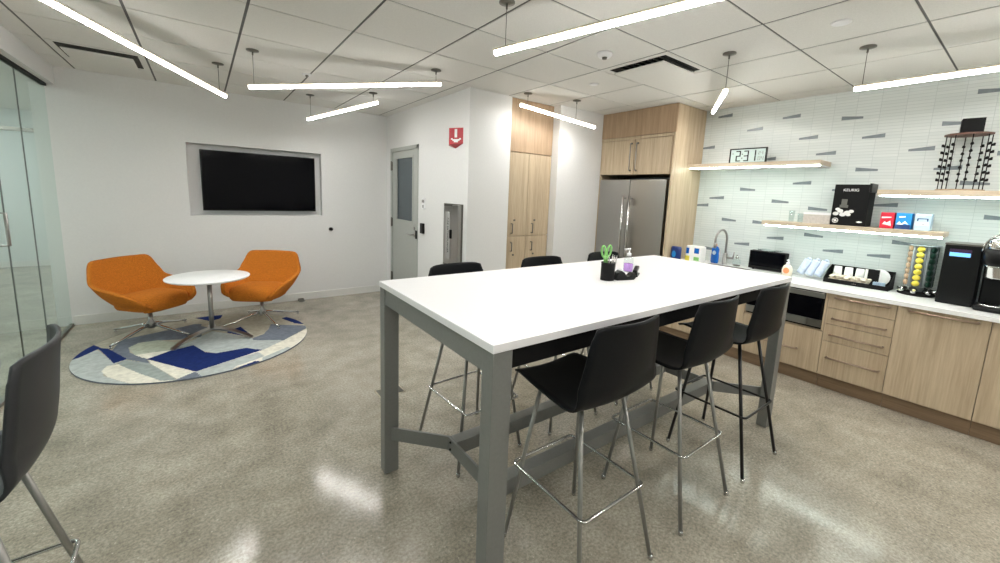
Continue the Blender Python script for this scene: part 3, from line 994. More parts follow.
# wire rack for pods
O = (4.66, .42, 1.721)
t = thing('pod_rack', 'wood and black wire coffee pod rack on the right shelf', 'rack', O)
MB(O).lathe([(0, 0), (.13, 0), (.13, .012), (0, .012)], (4.66, .42, 1.721), 8, sx=.85, smooth=False).build('lower_board', 'oakcap', t)
MB(O).lathe([(0, 0), (.128, 0), (.128, .014), (0, .014)], (4.66, .425, 2.135), 8, sx=.85, smooth=False).build('upper_board', 'darkwood', t)
for k in range(8):
    a = 2 * PI * (k + .3) / 8
    px, py = 4.66 + .105 * math.cos(a), .42 + .118 * math.sin(a)
    mb = MB(O)
    mb.cyl((px, py, 1.733), (px, py, 2.135), .0035, n=6)
    for j in range(6):
        z = 1.80 + j * .052
        mb.tube([(px, py, z), (px + .012 * math.cos(a), py + .012 * math.sin(a), z + .003), (px + .016 * math.cos(a), py + .016 * math.sin(a), z + .016)], [.008, .011, .005], 6)
    mb.build('wire_column', 'matteblack', t)
tag(MB((4.66, .42, 2.15)).box(4.60, 4.70, .358, .475, 2.1495, 2.255, .003, rot=Matrix.Rotation(.15, 3, 'Z'), piv=(4.66, .42, 2.15)).build('black_case', 'matteblack'),
    'small black box standing on top of the wire rack', 'box')

# ------------------------------------------------------------------ things on the worktop
Z = ZW
# dishwasher pod bag, navy
O = (4.33, 2.49, Z)
t = thing('detergent_tub', 'navy blue detergent tub next to the oak panel', 'tub', O)
MB(O).lathe([(0, 0), (.05, 0), (.056, .02), (.056, .15), (.048, .17), (0, .172)], (4.33, 2.482, Z), 24, sx=.7, sy=1.08).build('tub', 'navy', t)
mb = MB(O); disc(mb, 4.2905, 2.487, Z + .085, .024, .038); mb.build('round_label', 'bluebox', t)
O = (4.46, 2.33, Z)
t = thing('wipes_pack', 'white and blue packet of wipes right of navy tub', 'packet', O)
MB(O).box(4.405, 4.53, 2.235, 2.415, Z, Z + .19, .02).build('pack', 'paper', t)
MB(O).box(4.403, 4.406, 2.37, 2.405, Z + .10, Z + .165).build('blue_print', 'blueliq', t)
MB(O).box(4.403, 4.406, 2.255, 2.31, Z + .11, Z + .17).build('blue_print', 'blueliq', t)
MB(O).box(4.403, 4.406, 2.36, 2.41, Z + .015, Z + .075).build('yellow_print', 'yellow', t)
MB(O).box(4.403, 4.406, 2.25, 2.31, Z + .03, Z + .07).build('green_print', 'green', t)
# blue dish soap
O = (4.47, 2.07, Z)
t = thing('dish_soap', 'blue dish soap bottle standing by the sink', 'bottle', (4.665, 2.20, Z))
O = (4.665, 2.20, Z)
MB(O).lathe([(0, 0), (.034, 0), (.040, .02), (.041, .08), (.036, .12), (.040, .16), (.028, .185), (.014, .195), (0, .196)], O, 24, sx=.6, sy=1.1).build('bottle', 'blueliq', t)
MB(O).lathe([(.013, 0), (.013, .02), (.006, .03), (0, .03)], (O[0], O[1], Z + .195), 14).build('cap', 'orangecap', t)
mb = MB(O); disc(mb, O[0] - .0255, O[1], Z + .12, .020, .024, 18, .001); mb.build('label_patch', 'palebox', t)
# clear round soap dispenser
O = (4.68, 1.965, Z)
t = thing('soap_dispenser', 'small clear round dispenser right of the faucet', 'dispenser', O)
MB(O).lathe([(0, 0), (.03, 0), (.042, .02), (.044, .045), (.03, .075), (.016, .085), (0, .086)], O, 24).build('jar', 'clear', t)
MB(O).lathe([(0, 0), (.017, 0), (.017, .018), (.006, .022), (.006, .045), (0, .045)], (O[0], O[1], Z + .085), 16).tube([(O[0], O[1], Z + .125), (O[0] - .03, O[1], Z + .125)], .005, 8).build('pump', 'chrome', t)
MB(O).lathe([(0, 0), (.036, 0), (.038, .012), (0, .012)], (O[0], O[1], Z + .006), 20).build('dark_base', 'darksteel', t)
# black box appliance
O = (4.68, 1.67, Z)
t = thing('toaster', 'wide black box shaped appliance against the tiled wall', 'toaster', O)
MB(O).box(4.68, 4.77, 1.505, 1.845, Z + .008, Z + .20, .006).build('body', 'matteblack', t)
MB(O).box(4.676, 4.682, 1.515, 1.835, Z + .04, Z + .192, .002).build('front_plate', 'screen', t)
mb = MB(O)
for yy in (1.52, 1.80):
    for xx in (4.695, 4.755):
        mb.cyl((xx, yy, Z), (xx, yy, Z + .009), .01, n=8)
mb.build('feet', 'black', t)
tag(MB((4.69, 1.66, Z + .201)).sheet(lambda u, v: (4.685 + .08 * v, 1.56 + .22 * u, Z + .2115 + .007 * math.sin(9 * u + 2 * v) + .004 * math.sin(17 * v + 5 * u)), 16, 8, .001).build('plastic_sheet', 'clear'),
    'crumpled clear plastic lying on the black appliance', 'plastic sheet')
# orange hand soap
O = (4.56, 1.44, Z)
t = thing('hand_soap', 'clear hand soap bottle with round orange label', 'bottle', O)
MB(O).lathe([(0, 0), (.034, 0), (.044, .02), (.046, .06), (.036, .095), (.014, .115), (0, .116)], O, 24, sx=.6).build('bottle', 'cream', t)
mb = MB(O); disc(mb, O[0] - .0278, O[1], Z + .055, .026, .030, 18, .001); mb.build('orange_patch', 'orangecap', t)
MB(O).lathe([(0, 0), (.015, 0), (.015, .02), (.005, .024), (.005, .05), (0, .05)], (O[0], O[1], Z + .113), 14).tube([(O[0], O[1], Z + .16), (O[0] - .035, O[1], Z + .157)], .006, 8).build('pump', 'soapwhite', t)
# wrapped sleeves of cups
proto = thing('cup_sleeve', '', 'paper cups', (4.63, 1.345, Z), 0, 'wrapped sleeves of cups')
def sl(c0, c1):
    mb = MB()
    n = 9
    d_ = Vector(c1) - Vector(c0)
    pts = []; rad = []
    for k in range(n):
        pts.append(Vector(c0) + d_ * (k / (n - 1)))
        rad.append(.031 + .003 * (k % 2))
    mb.tube(pts, rad, 14)
    return mb
sl((0, .008, .034), (.03, -.040, .175)).build('cup_stack', 'paperblue', proto)
MB().tube([(.031, -.042, .178), (.034, -.047, .198)], [.026, .010], 12).build('twisted_end', 'paperblue', proto)
labs = ['leftmost leaning sleeve of wrapped paper cups on the worktop', 'second leaning sleeve of wrapped paper cups from the left',
        'third leaning sleeve of wrapped paper cups, next to the tray', ]
proto['label'] = labs[0]
dup(proto, (4.63, 1.276, Z), 0, labs[1])
dup(proto, (4.63, 1.207, Z), 0, labs[2])

# condiment tray
TY0, TY1, TX = .700, 1.150, 4.575
O = (4.68, .92, Z)
t = thing('condiment_tray', 'black condiment tray of creamers, cups and lids on the worktop', 'tray', O)
mb = MB(O)
mb.box(TX, TX + .20, TY0, TY1, Z, Z + .008)
mb.box(TX, TX + .004, TY0, TY1, Z, Z + .038, .001)
mb.box(TX + .196, TX + .20, TY0, TY1, Z, Z + .15, .001)
for yy in (TY0, TY1 - .004):
    mb.prism([(TX, Z), (TX + .2, Z), (TX + .2, Z + .15), (TX + .12, Z + .12), (TX, Z + .04)], 1, yy, yy + .004)
mb.box(TX + .099, TX + .196, .876, .880, Z, Z + .06)
mb.build('tray_body', 'matteblack', t)
text_mesh('lettering', 'coffee', .014, 'darksteel', t, face_mx(TX - .001 - O[0], .93 - O[1], .018))
i = 0
cr = MB((TX + .03, 1.10, Z + .009)).lathe([(0, 0), (.014, 0), (.020, .026), (.023, .027), (.023, .030), (0, .030)], (TX + .03, 1.10, Z + .009), 14).build('creamer_pot', 'cream')
tag(cr, 'tiny white creamer pots heaped in the front of black tray', 'creamer', 'creamer pots in the tray')
for row in range(2):
    for lay in range(2):
        for k in range(8):
            if row == 0 and lay == 0 and k == 0:
                continue
            c = cr.copy(); COL.objects.link(c)
            c.location = (TX + .030 + row * .031 + .003 * random.random(), 1.10 - k * .0345 - (.014 if lay else 0), Z + .009 + lay * .0345)
            if lay:
                c.rotation_euler = (random.uniform(-.5, .5), random.uniform(-.5, .1), random.random() * 6)
# sachets beside them (right end)
sa = MB((TX + .03, .80, Z + .009)).box(TX + .008, TX + .05, .80, .806, Z + .009, Z + .062, .001).build('sugar_sachet', 'palebox')
sa.location = (TX + .03, .80, Z + .009)
tag(sa, 'pale blue sugar sachets standing at right end of the black tray', 'sachet', 'sachets in the tray')
for k in range(1, 7):
    c = sa.copy(); COL.objects.link(c)
    c.location = (TX + .03 + .004 * (k % 2), .80 - k * .0115, Z + .009)
cp = None
for k, yy in enumerate((1.085, 1.005, .925)):
    c = cup('paper_cup', ('leftmost', 'middle', 'rightmost')[k] + ' of three white paper cups at the back of the tray', 'cup', TX + .14, yy, Z + .009, .036, .028, .135, 'paper', group='paper cups in the tray')
t = thing('menu_card', 'white card holder with black front in the condiment tray', 'card', (TX + .09, .84, Z + .009))
MB((TX + .09, .84, Z + .009)).box(TX + .088, TX + .096, .862, .882, Z + .009, Z + .155, .001).build('white_edge', 'paper', t)
MB((TX + .09, .84, Z + .009)).box(TX + .080, TX + .096, .785, .861, Z + .009, Z + .160, .001).build('black_front', 'matteblack', t)
pl = MB((TX + .15, .795, Z + .088)).lathe([(0, 0), (.05, .0), (.075, .012), (.075, .015), (.05, .004), (0, .004)], (0, 0, 0), 28)
for v in pl.bm.verts:
    co = Matrix.Rotation(-1.30, 3, 'Y') @ v.co
    v.co = co + Vector((TX + .150, .795, Z + .088))
pl = pl.build('paper_plate', 'paper')
tag(pl, 'white round plate leaning at the right end of black tray', 'plate')

# coffee pod carousel
CX, CY = 4.66, .545
O = (CX, CY, Z)
t = thing('pod_carousel', 'round coffee pod carousel with clear columns left of the brewer', 'carousel', O)
MB(O).lathe([(0, 0), (.105, 0), (.115, .006), (.115, .014), (.05, .03), (0, .03)], (CX, CY, Z), 32).build('base', 'matteblack', t)
mb = MB(O)
cols = []
for k in range(7):
    a = PI + (k - 0) * 2 * PI / 7 - .05
    cols.append((CX + .068 * math.cos(a), CY + .068 * math.sin(a), a))
MB(O).cyl((CX, CY, Z + .03), (CX, CY, Z + .405), .040, n=16).build('centre_post', 'frost', t)
for (px, py, a) in cols:
    m3 = MB(O)
    # open channel around the pods
    def ch(u, v, px=px, py=py, a=a):
        th_ = a + PI + (u - .5) * 4.2
        return (px + .0285 * math.cos(th_), py + .0285 * math.sin(th_), Z + .07 + .335 * v)
    m3.sheet(ch, 12, 2, .0015)
    m3.build('column', 'frost', t)
    m4 = MB(O)
    m4.tube([(px, py, Z + .045), (px + .034 * math.cos(a), py + .034 * math.sin(a), Z + .028), (px + .046 * math.cos(a), py + .046 * math.sin(a), Z + .048)], [.018, .022, .016], 12)
    m4.build('chute', 'chrome', t)
MB(O).lathe([(0, 0), (.10, 0), (.10, .006), (0, .006)], (CX, CY, Z + .405), 28).build('top_disc', 'frost', t)
POD = [(0, -.020), (.018, -.020), (.0215, .014), (.0232, .016), (.0232, .019), (0, .019)]
pods = {}
for ci, (px, py, a) in enumerate(cols):
    mt_ = {0: 'yellow', 6: 'brownfoil', 1: 'greenfoil', 5: 'brownfoil', 2: 'greenfoil'}.get(ci, 'cream')
    nm = {'yellow': ('yellow coffee pods stacked in the front column of the carousel', 'yellow pods'),
          'brownfoil': ('beige coffee pods stacked in left columns of the carousel', 'beige pods'),
          'greenfoil': ('dark green coffee pods stacked in right columns of the carousel', 'green pods'),
          'cream': ('white coffee pods stacked in rear columns of the carousel', 'white pods')}[mt_]
    for j in range(7):
        if mt_ not in pods:
            o = MB().lathe(POD, (0, 0, 0), 14).build('coffee_pod', mt_)
            tag(o, nm[0], 'coffee pod', nm[1])
            pods[mt_] = o
        else:
            o = pods[mt_].copy(); COL.objects.link(o)
        o.location = (px, py, Z + .10 + j * .0465)
        o.rotation_euler = (0, PI / 2, a)

# big brewer with touch display
O = (4.56, .325, Z)
t = thing('coffee_brewer', 'tall black coffee brewer with lit blue touch display', 'coffee machine', O)
MB(O).box(4.43, 4.74, .225, .412, Z + .002, Z + .445, .008).build('body', 'black', t)
MB(O).box(4.425, 4.74, .222, .414, Z + .445, Z + .457, .003).build('top_plate', 'darksteel', t)
MB(O).box(4.4275, 4.4305, .275, .385, Z + .36, Z + .415, .001).build('display_panel', 'displaydark', t)
MB(O).box(4.4255, 4.4280, .278, .382, Z + .362, Z + .39).build('display', 'display', t)
# second brewer
O = (4.53, .11, Z)
t = thing('coffee_brewer', 'black coffee brewer with chrome head and drip tray at right edge', 'coffee machine', O)
MB(O).box(4.50, 4.74, .02, .205, Z + .002, Z + .40, .012).build('body', 'black', t)
MB(O).box(4.33, 4.52, .055, .216, Z + .002, Z + .040, .015).build('tray_base', 'black', t)
MB(O).lathe([(0, 0), (.062, 0), (.070, .008), (.062, .013), (0, .013)], (4.385, .135, Z + .040), 24).build('drip_tray', 'chrome', t)
MB(O).lathe([(0, 0), (.060, 0), (.070, .012), (.073, .080), (.082, .092), (0, .092)], (4.40, .130, Z + .232), 28).build('spout_band', 'chrome', t)
MB(O).lathe([(0, 0), (.082, 0), (.090, .03), (.090, .085), (.080, .112), (0, .112)], (4.40, .130, Z + .3245), 28).box(4.40, 4.62, .045, .215, Z + .3245, Z + .43, .01).build('head', 'black', t)
MB(O).lathe([(.077, 0), (.080, .02), (.078, .06), (.060, .080), (0, .085)], (4.40, .130, Z + .4365), 28).build('chrome_cap', 'chrome', t)
ar = []
for k in range(13):
    a = PI * k / 12
    ar.append((4.40 - .03 * math.sin(a), .130 + .096 * math.cos(a), Z + .415 + .135 * math.sin(a)))
MB(O).tube(ar, .006, 8).build('lid_handle', 'chrome', t)

# ------------------------------------------------------------------ television
O = (.6255, YT + .02, 1.22)
t = thing('television', 'black flat television in the white wall recess', 'television', O)
MB(O).box(.006, 1.245, YT + .012, YT + .05, 1.222, 1.936, .004).build('casing', 'black', t)
MB(O).box(.016, 1.235, YT + .0105, YT + .0135, 1.236, 1.927).build('screen', 'screen', t)
MB(O).box(.45, .80, YT + .05, YT + .109, 1.40, 1.75, .004).build('wall_bracket', 'matteblack', t)
t = thing('wall_bumper', 'small round metal bumper on the white wall right of television', 'bumper', (1.43, YT, .976))
MB((1.43, YT, .976)).cyl((1.43, YT - .001, .976), (1.43, YT - .012, .976), .030, n=20).build('plate', 'chrome', t)
MB((1.43, YT, .976)).cyl((1.43, YT - .012, .976), (1.43, YT - .045, .976), .018, n=16).build('knob', 'matteblack', t)
tag(MB((1.02, 5.93, 0)).prism([(5.88, .001), (5.985, .001), (5.985, .03), (5.9, .008)], 0, .98, 1.05).build('door_wedge', 'darksteel'), 'small grey wedge on the floor below the television wall', 'wedge')

# floor box behind the table leg
O = (1.09, 2.87, 0)
t = thing('floor_outlet', 'flush metal outlet cover in the concrete floor behind table', 'floor outlet', O)
MB(O).box(.99, 1.19, 2.80, 2.94, .0005, .003, .001).build('frame', 'brass', t)
MB(O).box(1.0, 1.18, 2.81, 2.93, .003, .005, .001).build('cover', 'darksteel', t)

# ------------------------------------------------------------------ ceiling things
for i, (a, b, c, e) in enumerate(VENTS):
    O = ((a + b) / 2, (c + e) / 2, ZC)
    t = thing('ceiling_vent', ('square ceiling air vent in the corner by the glass wall', 'square ceiling air vent in front of the refrigerator')[i], 'vent', O)
    a += .007; b -= .007; c += .004; e -= .004
    fr = MB(O)
    w_ = .045
    z0, z1 = ZC - .001, ZC + .003
    fr.box(a, b, c, c + w_, z0, z1).box(a, b, e - w_, e, z0, z1).box(a, a + w_, c + w_, e - w_, z0, z1).box(b - w_, b, c + w_, e - w_, z0, z1)
    fr.build('frame', 'ceil', t)
    g_ = .034
    pp = MB(O).box(a + w_ + g_, b - w_ - g_, c + w_ + g_, e - w_ - g_, ZC - .032, ZC - .022, .003)
    pp.build('plaque', 'ceil', t)
    mb = MB(O)
    mb.box(a + w_, b - w_, c + w_, e - w_, ZC + .0031, ZC + .0038)
    mb.build('dark_plenum', 'matteblack', t)
    for k in range(8):
        yy = c + w_ + .05 + k * .052
        MB(O).box(a + w_ + .004, b - w_ - .004, yy, yy + .005, ZC - .006, ZC + .003).build('vane', 'darksteel', t)
def ceil_disc(name, x, y, r, h, lab, cat, tip=True):
    O = (x, y, ZC)
    t = thing(name, lab, cat, O)
    MB(O).lathe([(0, 0), (r, 0), (r, -h * .5), (r * .8, -h), (0, -h)], (x, y, ZC - .0005), 24).build('housing', 'soapwhite', t)
    if tip:
        MB(O).lathe([(0, 0), (r * .35, 0), (r * .3, -.014), (0, -.016)], (x, y, ZC - h - .0005), 14).build('sensor', 'darksteel', t)
ceil_disc('smoke_detector', 2.445, 2.119, .055, .03, 'round white smoke detector beside the ceiling vent', 'smoke detector')
ceil_disc('sprinkler_cover', 3.02, .86, .05, .008, 'flat round sprinkler cover on the ceiling at upper right', 'sprinkler', False)
ceil_disc('sprinkler_cover', 3.017, 2.72, .045, .008, 'flat round sprinkler cover on the ceiling before the refrigerator', 'sprinkler', False)
ceil_disc('fire_sprinkler', .87, 4.428, .045, .012, 'small sprinkler head above the middle pendant lamp', 'sprinkler')

# ------------------------------------------------------------------ linear pendant lamps
def pendant(p0, p1, hang, label):
    A, B = Vector(p0), Vector(p1)
    O = (A + B) / 2
    t = thing('pendant_lamp', label, 'pendant lamp', O, 0, 'linear pendant lamps')
    d_ = (B - A).normalized()
    side = d_.cross(Vector((0, 0, 1))).normalized()
    up = side.cross(d_).normalized()
    def bar(w_, h0, h1, inset):
        mb = MB(O)
        c8 = []
        for q in (A + d_ * inset, B - d_ * inset):
            for sx_, hh in ((-w_, h0), (w_, h0), (w_, h1), (-w_, h1)):
                c8.append(mb.bm.verts.new(q + side * sx_ + up * hh))
        for f in ((0, 1, 2, 3), (7, 6, 5, 4), (0, 4, 5, 1), (1, 5, 6, 2), (2, 6, 7, 3), (3, 7, 4, 0)):
            mb._face([c8[k] for k in f])
        bmesh.ops.bevel(mb.bm, geom=[e_ for e_ in mb.bm.edges], offset=min(w_, abs(h1 - h0) / 2) * .35, segments=2, affect='EDGES')
        return mb
    mb = bar(.0115, -.018, .006, .004)
    mb.bm.normal_update()
    for f in mb.bm.faces:
        n_ = f.normal
        f.material_index = 0 if abs(n_.dot(up)) > .8 and (f.calc_center_median() - (A + B) / 2).dot(up) < -.006 else 1
    mb.build('diffuser', ['lamp', 'lampside'], t)
    bar(.0175, .0065, .016, 0).build('housing', 'lampmetal', t)
    for s_ in hang:
        q = A.lerp(B, s_) + up * .02
        MB(O).cyl(q, (q.x, q.y, ZC - .015), .0022, n=6).build('cable', 'darksteel', t)
        MB(O).lathe([(0, 0), (.045, 0), (.045, -.008), (.012, -.014), (0, -.014)], (q.x, q.y, ZC - .0005), 20).cyl((q.x, q.y, ZC - .014), (q.x, q.y, ZC - .04), .006, n=8).build('canopy', 'darksteel', t)
pendant((.233, 4.747, 2.36), (-.64, 3.36, 2.50), (.06, .94), 'long pendant lamp at upper left, over the lounge rug')
pendant((.349, 4.02, 2.336), (1.763, 3.387, 2.51), (.03, .97), 'long nearly level pendant lamp at centre left, above shorter lamp')
pendant((1.048, 5.404, 2.346), (1.632, 4.642, 2.52), (.06, .94), 'short tilted pendant lamp nearest the television wall')
pendant((1.392, 2.033, 2.36), (2.044, .69, 2.50), (.05, .95), 'long bright pendant lamp at top centre, over the table')
pendant((2.72, 3.46, 2.50), (3.64, 3.22, 2.36), (.09, .72), 'short pendant lamp in front of the pantry cupboard')
pendant((3.04, 1.491, 2.357), (4.339, 2.237, 2.50), (.03,), 'pendant lamp seen end on beside the ceiling vent')
pendant((3.564, .893, 2.357), (4.198, -.483, 2.503), (.03, .97), 'long pendant lamp at the upper right edge before tiles')
for k, (a, b) in enumerate((((-.3, 1.2, 2.40), (.6, .1, 2.5)), ((1.0, -.6, 2.40), (2.3, -1.2, 2.5)), ((2.7, .1, 2.4), (3.3, -1.3, 2.5)), ((-.7, -.9, 2.4), (.3, -1.9, 2.5)))):
    pendant(a, b, (.05, .95), 'linear pendant lamp behind the camera, out of the picture')
# unseen lamps, added to brighten the corridor behind the glass
for k, (yy, ln) in enumerate(((8.6, 1.6), (5.2, 1.6), (1.5, 1.6))):
    o = MB((-3.0, yy, ZC)).box(-3.07, -2.93, yy - .8, yy + .8, ZC - .03, ZC - .001, .004).build('corridor_fill_lamp', 'corrfill')
    tag(o, 'recessed strip lamp on the corridor ceiling beyond the glass', 'lamp', 'corridor lamps')

# ------------------------------------------------------------------ bar table
TC, TA, TL, TW, TZ, TT = (1.94, 1.503), -0.009, 2.451, 1.058, 1.078, .029
t = thing('bar_table', 'long white topped bar table with grey metal frame', 'table', (TC[0], TC[1], 0), TA)
MB().box(-TL / 2, TL / 2, -TW / 2, TW / 2, TZ - TT, TZ, .0015).build('tabletop', 'tabletop', t)
hx, hy = TL / 2 - .003, TW / 2 - .003
lw, ld = .078, .064
for sx_ in (-1, 1):
    for sy_ in (-1, 1):
        MB().box(sx_ * hx, sx_ * (hx - lw), sy_ * hy, sy_ * (hy - ld), 0.004, TZ - TT, .002).build('leg', 'tablegrey', t)
az = TZ - TT
for sx_ in (-1, 1):
    MB().box(sx_ * (hx - .006), sx_ * (hx - .04), -hy + ld, hy - ld, az - .085, az, .001).build('end_rail', 'tablegrey', t)
for sy_ in (-1, 1):
    MB().box(-hx + lw, hx - lw, sy_ * (hy - .035), sy_ * (hy - .060), az - .085, az, .001).build('side_rail', 'matteblack', t)
MB().box(-.30, .30, -.06, .06, az - .05, az - .001, .002).build('power_tray', 'matteblack', t)
EX, EY = hx - .26, .22      # corner of the stretcher
z0, z1 = .198, .272
def flatbar(mb, a, b, th=.012):
    a, b = Vector(a), Vector(b)
    d_ = (b - a).normalized(); n_ = Vector((-d_.y, d_.x)) * th / 2
    mb.prism([(a + n_)[:], (b + n_)[:], (b - n_)[:], (a - n_)[:]], 2, z0, z1)
for sx_ in (-1, 1):
    mb = MB()
    lx = sx_ * (hx - lw / 2)
    pts = [(lx, hy - ld - .001), (sx_ * EX, EY), (sx_ * EX, -EY), (lx, -hy + ld + .001)]
    for a, b in zip(pts, pts[1:]):
        flatbar(mb, a, b)
    st = mb.build('end_stretcher', 'tablegrey', t)
    mb = MB()
    for sy_ in (-1, 1):
        for zz in (.215, .255):
            mb.cyl((sx_ * (EX + .006), sy_ * (EY - .03), zz), (sx_ * (EX + .011), sy_ * (EY - .03), zz), .006, n=8)
    mb.build('bolt', 'matteblack', st)
for sy_ in (-1, 1):
    MB().box(-EX + .007, EX - .007, sy_ * EY, sy_ * (EY - .07), z0, z1, .004).build('foot_rail', 'tablegrey', t)

# ------------------------------------------------------------------ bar stools
PROF = [(0.0, (.268, .752, .165)), (.05, (.272, .764, .178)), (.12, (.235, .776, .186)), (.28, (.11, .768, .202)), (.42, (-.03, .760, .216)), (.50, (-.105, .766, .228)),
        (.56, (-.158, .788, .236)), (.62, (-.184, .824, .238)), (.74, (-.200, .900, .226)), (.86, (-.211, 1.000, .209)), (.955, (-.219, 1.078, .194)), (1.0, (-.223, 1.110, .182))]
def shell_pt(u, v):
    y, z, hw = interp(PROF, v)
    x = (u - .5) * 2
    c = x * x
    back = max(0.0, min(1.0, (v - .5) / .2))
    y += c * .045 * back
    z += c * .016 * (1 - back) - (c ** 4) * .012 * (1 if v > .95 else 0)
    return (x * hw, y, z)
def make_stool(label, shell, leg, ring):
    t = thing('bar_stool', label, 'bar stool', (0, 0, 0), 0, 'bar stools')
    MB().sheet(shell_pt, 14, 44, -.009).build('seat_shell', shell, t)
    H = .748
    def lp(sx_, sy_, z):
        k = .228 - (.228 - .125) * z / H
        k2 = .230 - (.230 - .115) * z / H
        return (sx_ * k, sy_ * k2 + .0 + .03 * z / H, z)
    for sx_ in (-1, 1):
        for sy_ in (-1, 1):
            lg = MB().tube([lp(sx_, sy_, .012), lp(sx_, sy_, H)], .0095, 10).build('leg', leg, t)
            q = lp(sx_, sy_, 0)
            MB().lathe([(0, 0), (.011, 0), (.012, .012), (.0105, .022), (0, .022)], (q[0], q[1], 0), 12).build('foot_cap', 'chrome', lg)
    mb = MB()
    zr = .35
    cor = [Vector((.189, .240, zr)), Vector((-.189, .240, zr)), Vector((-.189, -.188, zr)), Vector((.189, -.188, zr))]
    path = []
    for k in range(4):
        p, a, b = cor[k], cor[k - 1], cor[(k + 1) % 4]
        r_ = .026
        p0 = p + (a - p).normalized() * r_; p1 = p + (b - p).normalized() * r_
        for j in range(6):
            s_ = j / 5
            path.append(p0.lerp(p, s_).lerp(p.lerp(p1, s_), s_))
    mb.tube(path, .0068, 8, closed=True)
    mb.build('foot_ring', ring, t)
    mb = MB()
    a, b, c, e = lp(1, 1, H), lp(-1, 1, H), lp(-1, -1, H), lp(1, -1, H)
    mb.tube([a, c], .009, 8).tube([b, e], .009, 8)
    mb.box(-.10, .10, -.05, .12, H - .004, H + .010, .002)
    mb.build('seat_mount', leg, t)
    return t
S1 = make_stool('nearest black bar stool with grey legs in front of table', 'shell', 'leggrey', 'chrome')
S1.location = (1.257, 1.057, 0)
dup(S1, (1.945, 1.050, 0), 0, 'middle black bar stool with grey legs on the near side')
S3 = make_stool('black bar stool with black legs at right end of table', 'shell', 'legblack', 'legblack')
S3.location = (2.578, 1.043, 0)
dup(S1, (1.265, 1.985, 0), PI + .05, 'black bar stool across the table, leftmost of the far row')
dup(S1, (1.975, 1.985, 0), PI, 'black bar stool across the table, middle of the far row')
dup(S1, (2.665, 1.985, 0), PI, 'black bar stool across the table, behind the pencil cup')
SL = make_stool('charcoal bar stool at the left edge of the picture', 'shell_lit', 'leggrey', 'chrome')
SL.location = (-.572, 1.600, 0); SL.rotation_euler = (0, 0, PI / 2 + .04)

# ------------------------------------------------------------------ things on the bar table
Z = TZ
O = (1.885, 1.495, Z)
t = thing('pencil_cup', 'black mesh pencil cup on the white table', 'cup', O)
MB(O).lathe([(0, .002), (.040, .002), (.040, .105), (.0385, .105), (.0385, .004), (0, .004)], O, 24).build('cup_wall', 'matteblack', t)
MB(O).tube([(O[0] + .040 * math.cos(2 * PI * k / 24), O[1] + .040 * math.sin(2 * PI * k / 24), Z + .105) for k in range(24)], .003, 6, closed=True).build('rim', 'black', t)
O = (1.868, 1.50, Z + .006)
t = thing('scissors', 'scissors with green handles standing in the pencil cup', 'scissors', O)
MB(O).prism([(1.858, Z + .02), (1.866, Z + .008), (1.874, Z + .13), (1.862, Z + .13)], 1, 1.498, 1.5005).prism([(1.876, Z + .02), (1.866, Z + .008), (1.858, Z + .13), (1.870, Z + .13)], 1, 1.5008, 1.503).build('blades', 'satin', t)
for s_ in (-1, 1):
    cxh, czh = 1.866 + s_ * .024, Z + .172
    pth = [(cxh + .017 * math.cos(a) + s_ * .006 * math.sin(a), 1.500, czh + .033 * math.sin(a)) for a in [2 * PI * k / 20 for k in range(20)]]
    MB(O).tube(pth, .0055, 8, closed=True).tube([(1.866 + s_ * .006, 1.5, Z + .10), (1.866 + s_ * .012, 1.5, Z + .145)], [.008, .006], 8).build('handle', 'green', t)
pen0 = MB((1.90, 1.48, Z + .006)).cyl((1.90, 1.48, Z + .006), (1.912, 1.475, Z + .14), .0042, n=8).cyl((1.912, 1.475, Z + .14), (1.9135, 1.4745, Z + .150), .0025, n=8).build('pen', 'satin')
tag(pen0, 'thin grey pens standing in the black pencil cup', 'pen', 'pens in the cup')
for k, (dx, dy, rz_, mt_) in enumerate(((.010, .014, .6, 'satin'), (-.004, .026, 2.4, 'darksteel'), (.008, -.008, 5.4, 'darksteel'), (-.012, .004, 3.6, 'satin'))):
    c = pen0.copy(); COL.objects.link(c)
    c.location = (1.90 + dx, 1.48 + dy, Z + .006); c.rotation_euler = (0, 0, rz_)
# tape dispenser
O = (1.995, 1.455, Z)
t = thing('tape_dispenser', 'black tape dispenser beside the pencil cup', 'tape dispenser', O)
pr = [(0, 0), (.125, 0), (.14, .012), (.128, .042), (.118, .040), (.10, .022), (.07, .018), (.055, .045), (.03, .058), (.008, .045), (-.004, .02)]
mb = MB()
mb.prism([(p - .07, q + .0005) for p, q in pr], 1, -.022, .022)
bmesh.ops.bevel(mb.bm, geom=mb.bm.edges[:], offset=.002, segments=1, affect='EDGES')
b_ = mb.build('body', 'black', t)
MB().tube([(-.04 + .022 * math.cos(2 * PI * k / 20), 0, .038 + .022 * math.sin(2 * PI * k / 20)) for k in range(20)], .008, 8, closed=True).build('tape_roll', 'clear', t)
t.rotation_euler = (0, 0, -.25)
# stapler
O = (2.17, 1.50, Z)
t = thing('stapler', 'small black stapler beside the purple sanitizer', 'stapler', O, .5)
MB().box(-.06, .06, -.018, .018, .0005, .012, .004).build('base', 'black', t)
MB().box(-.06, .06, -.014, .014, .022, .044, .007, rot=Matrix.Rotation(-.12, 3, 'Y'), piv=(-.06, 0, .015)).cyl((-.045, -.016, .02), (-.045, .016, .02), .013).build('arm', 'black', t)
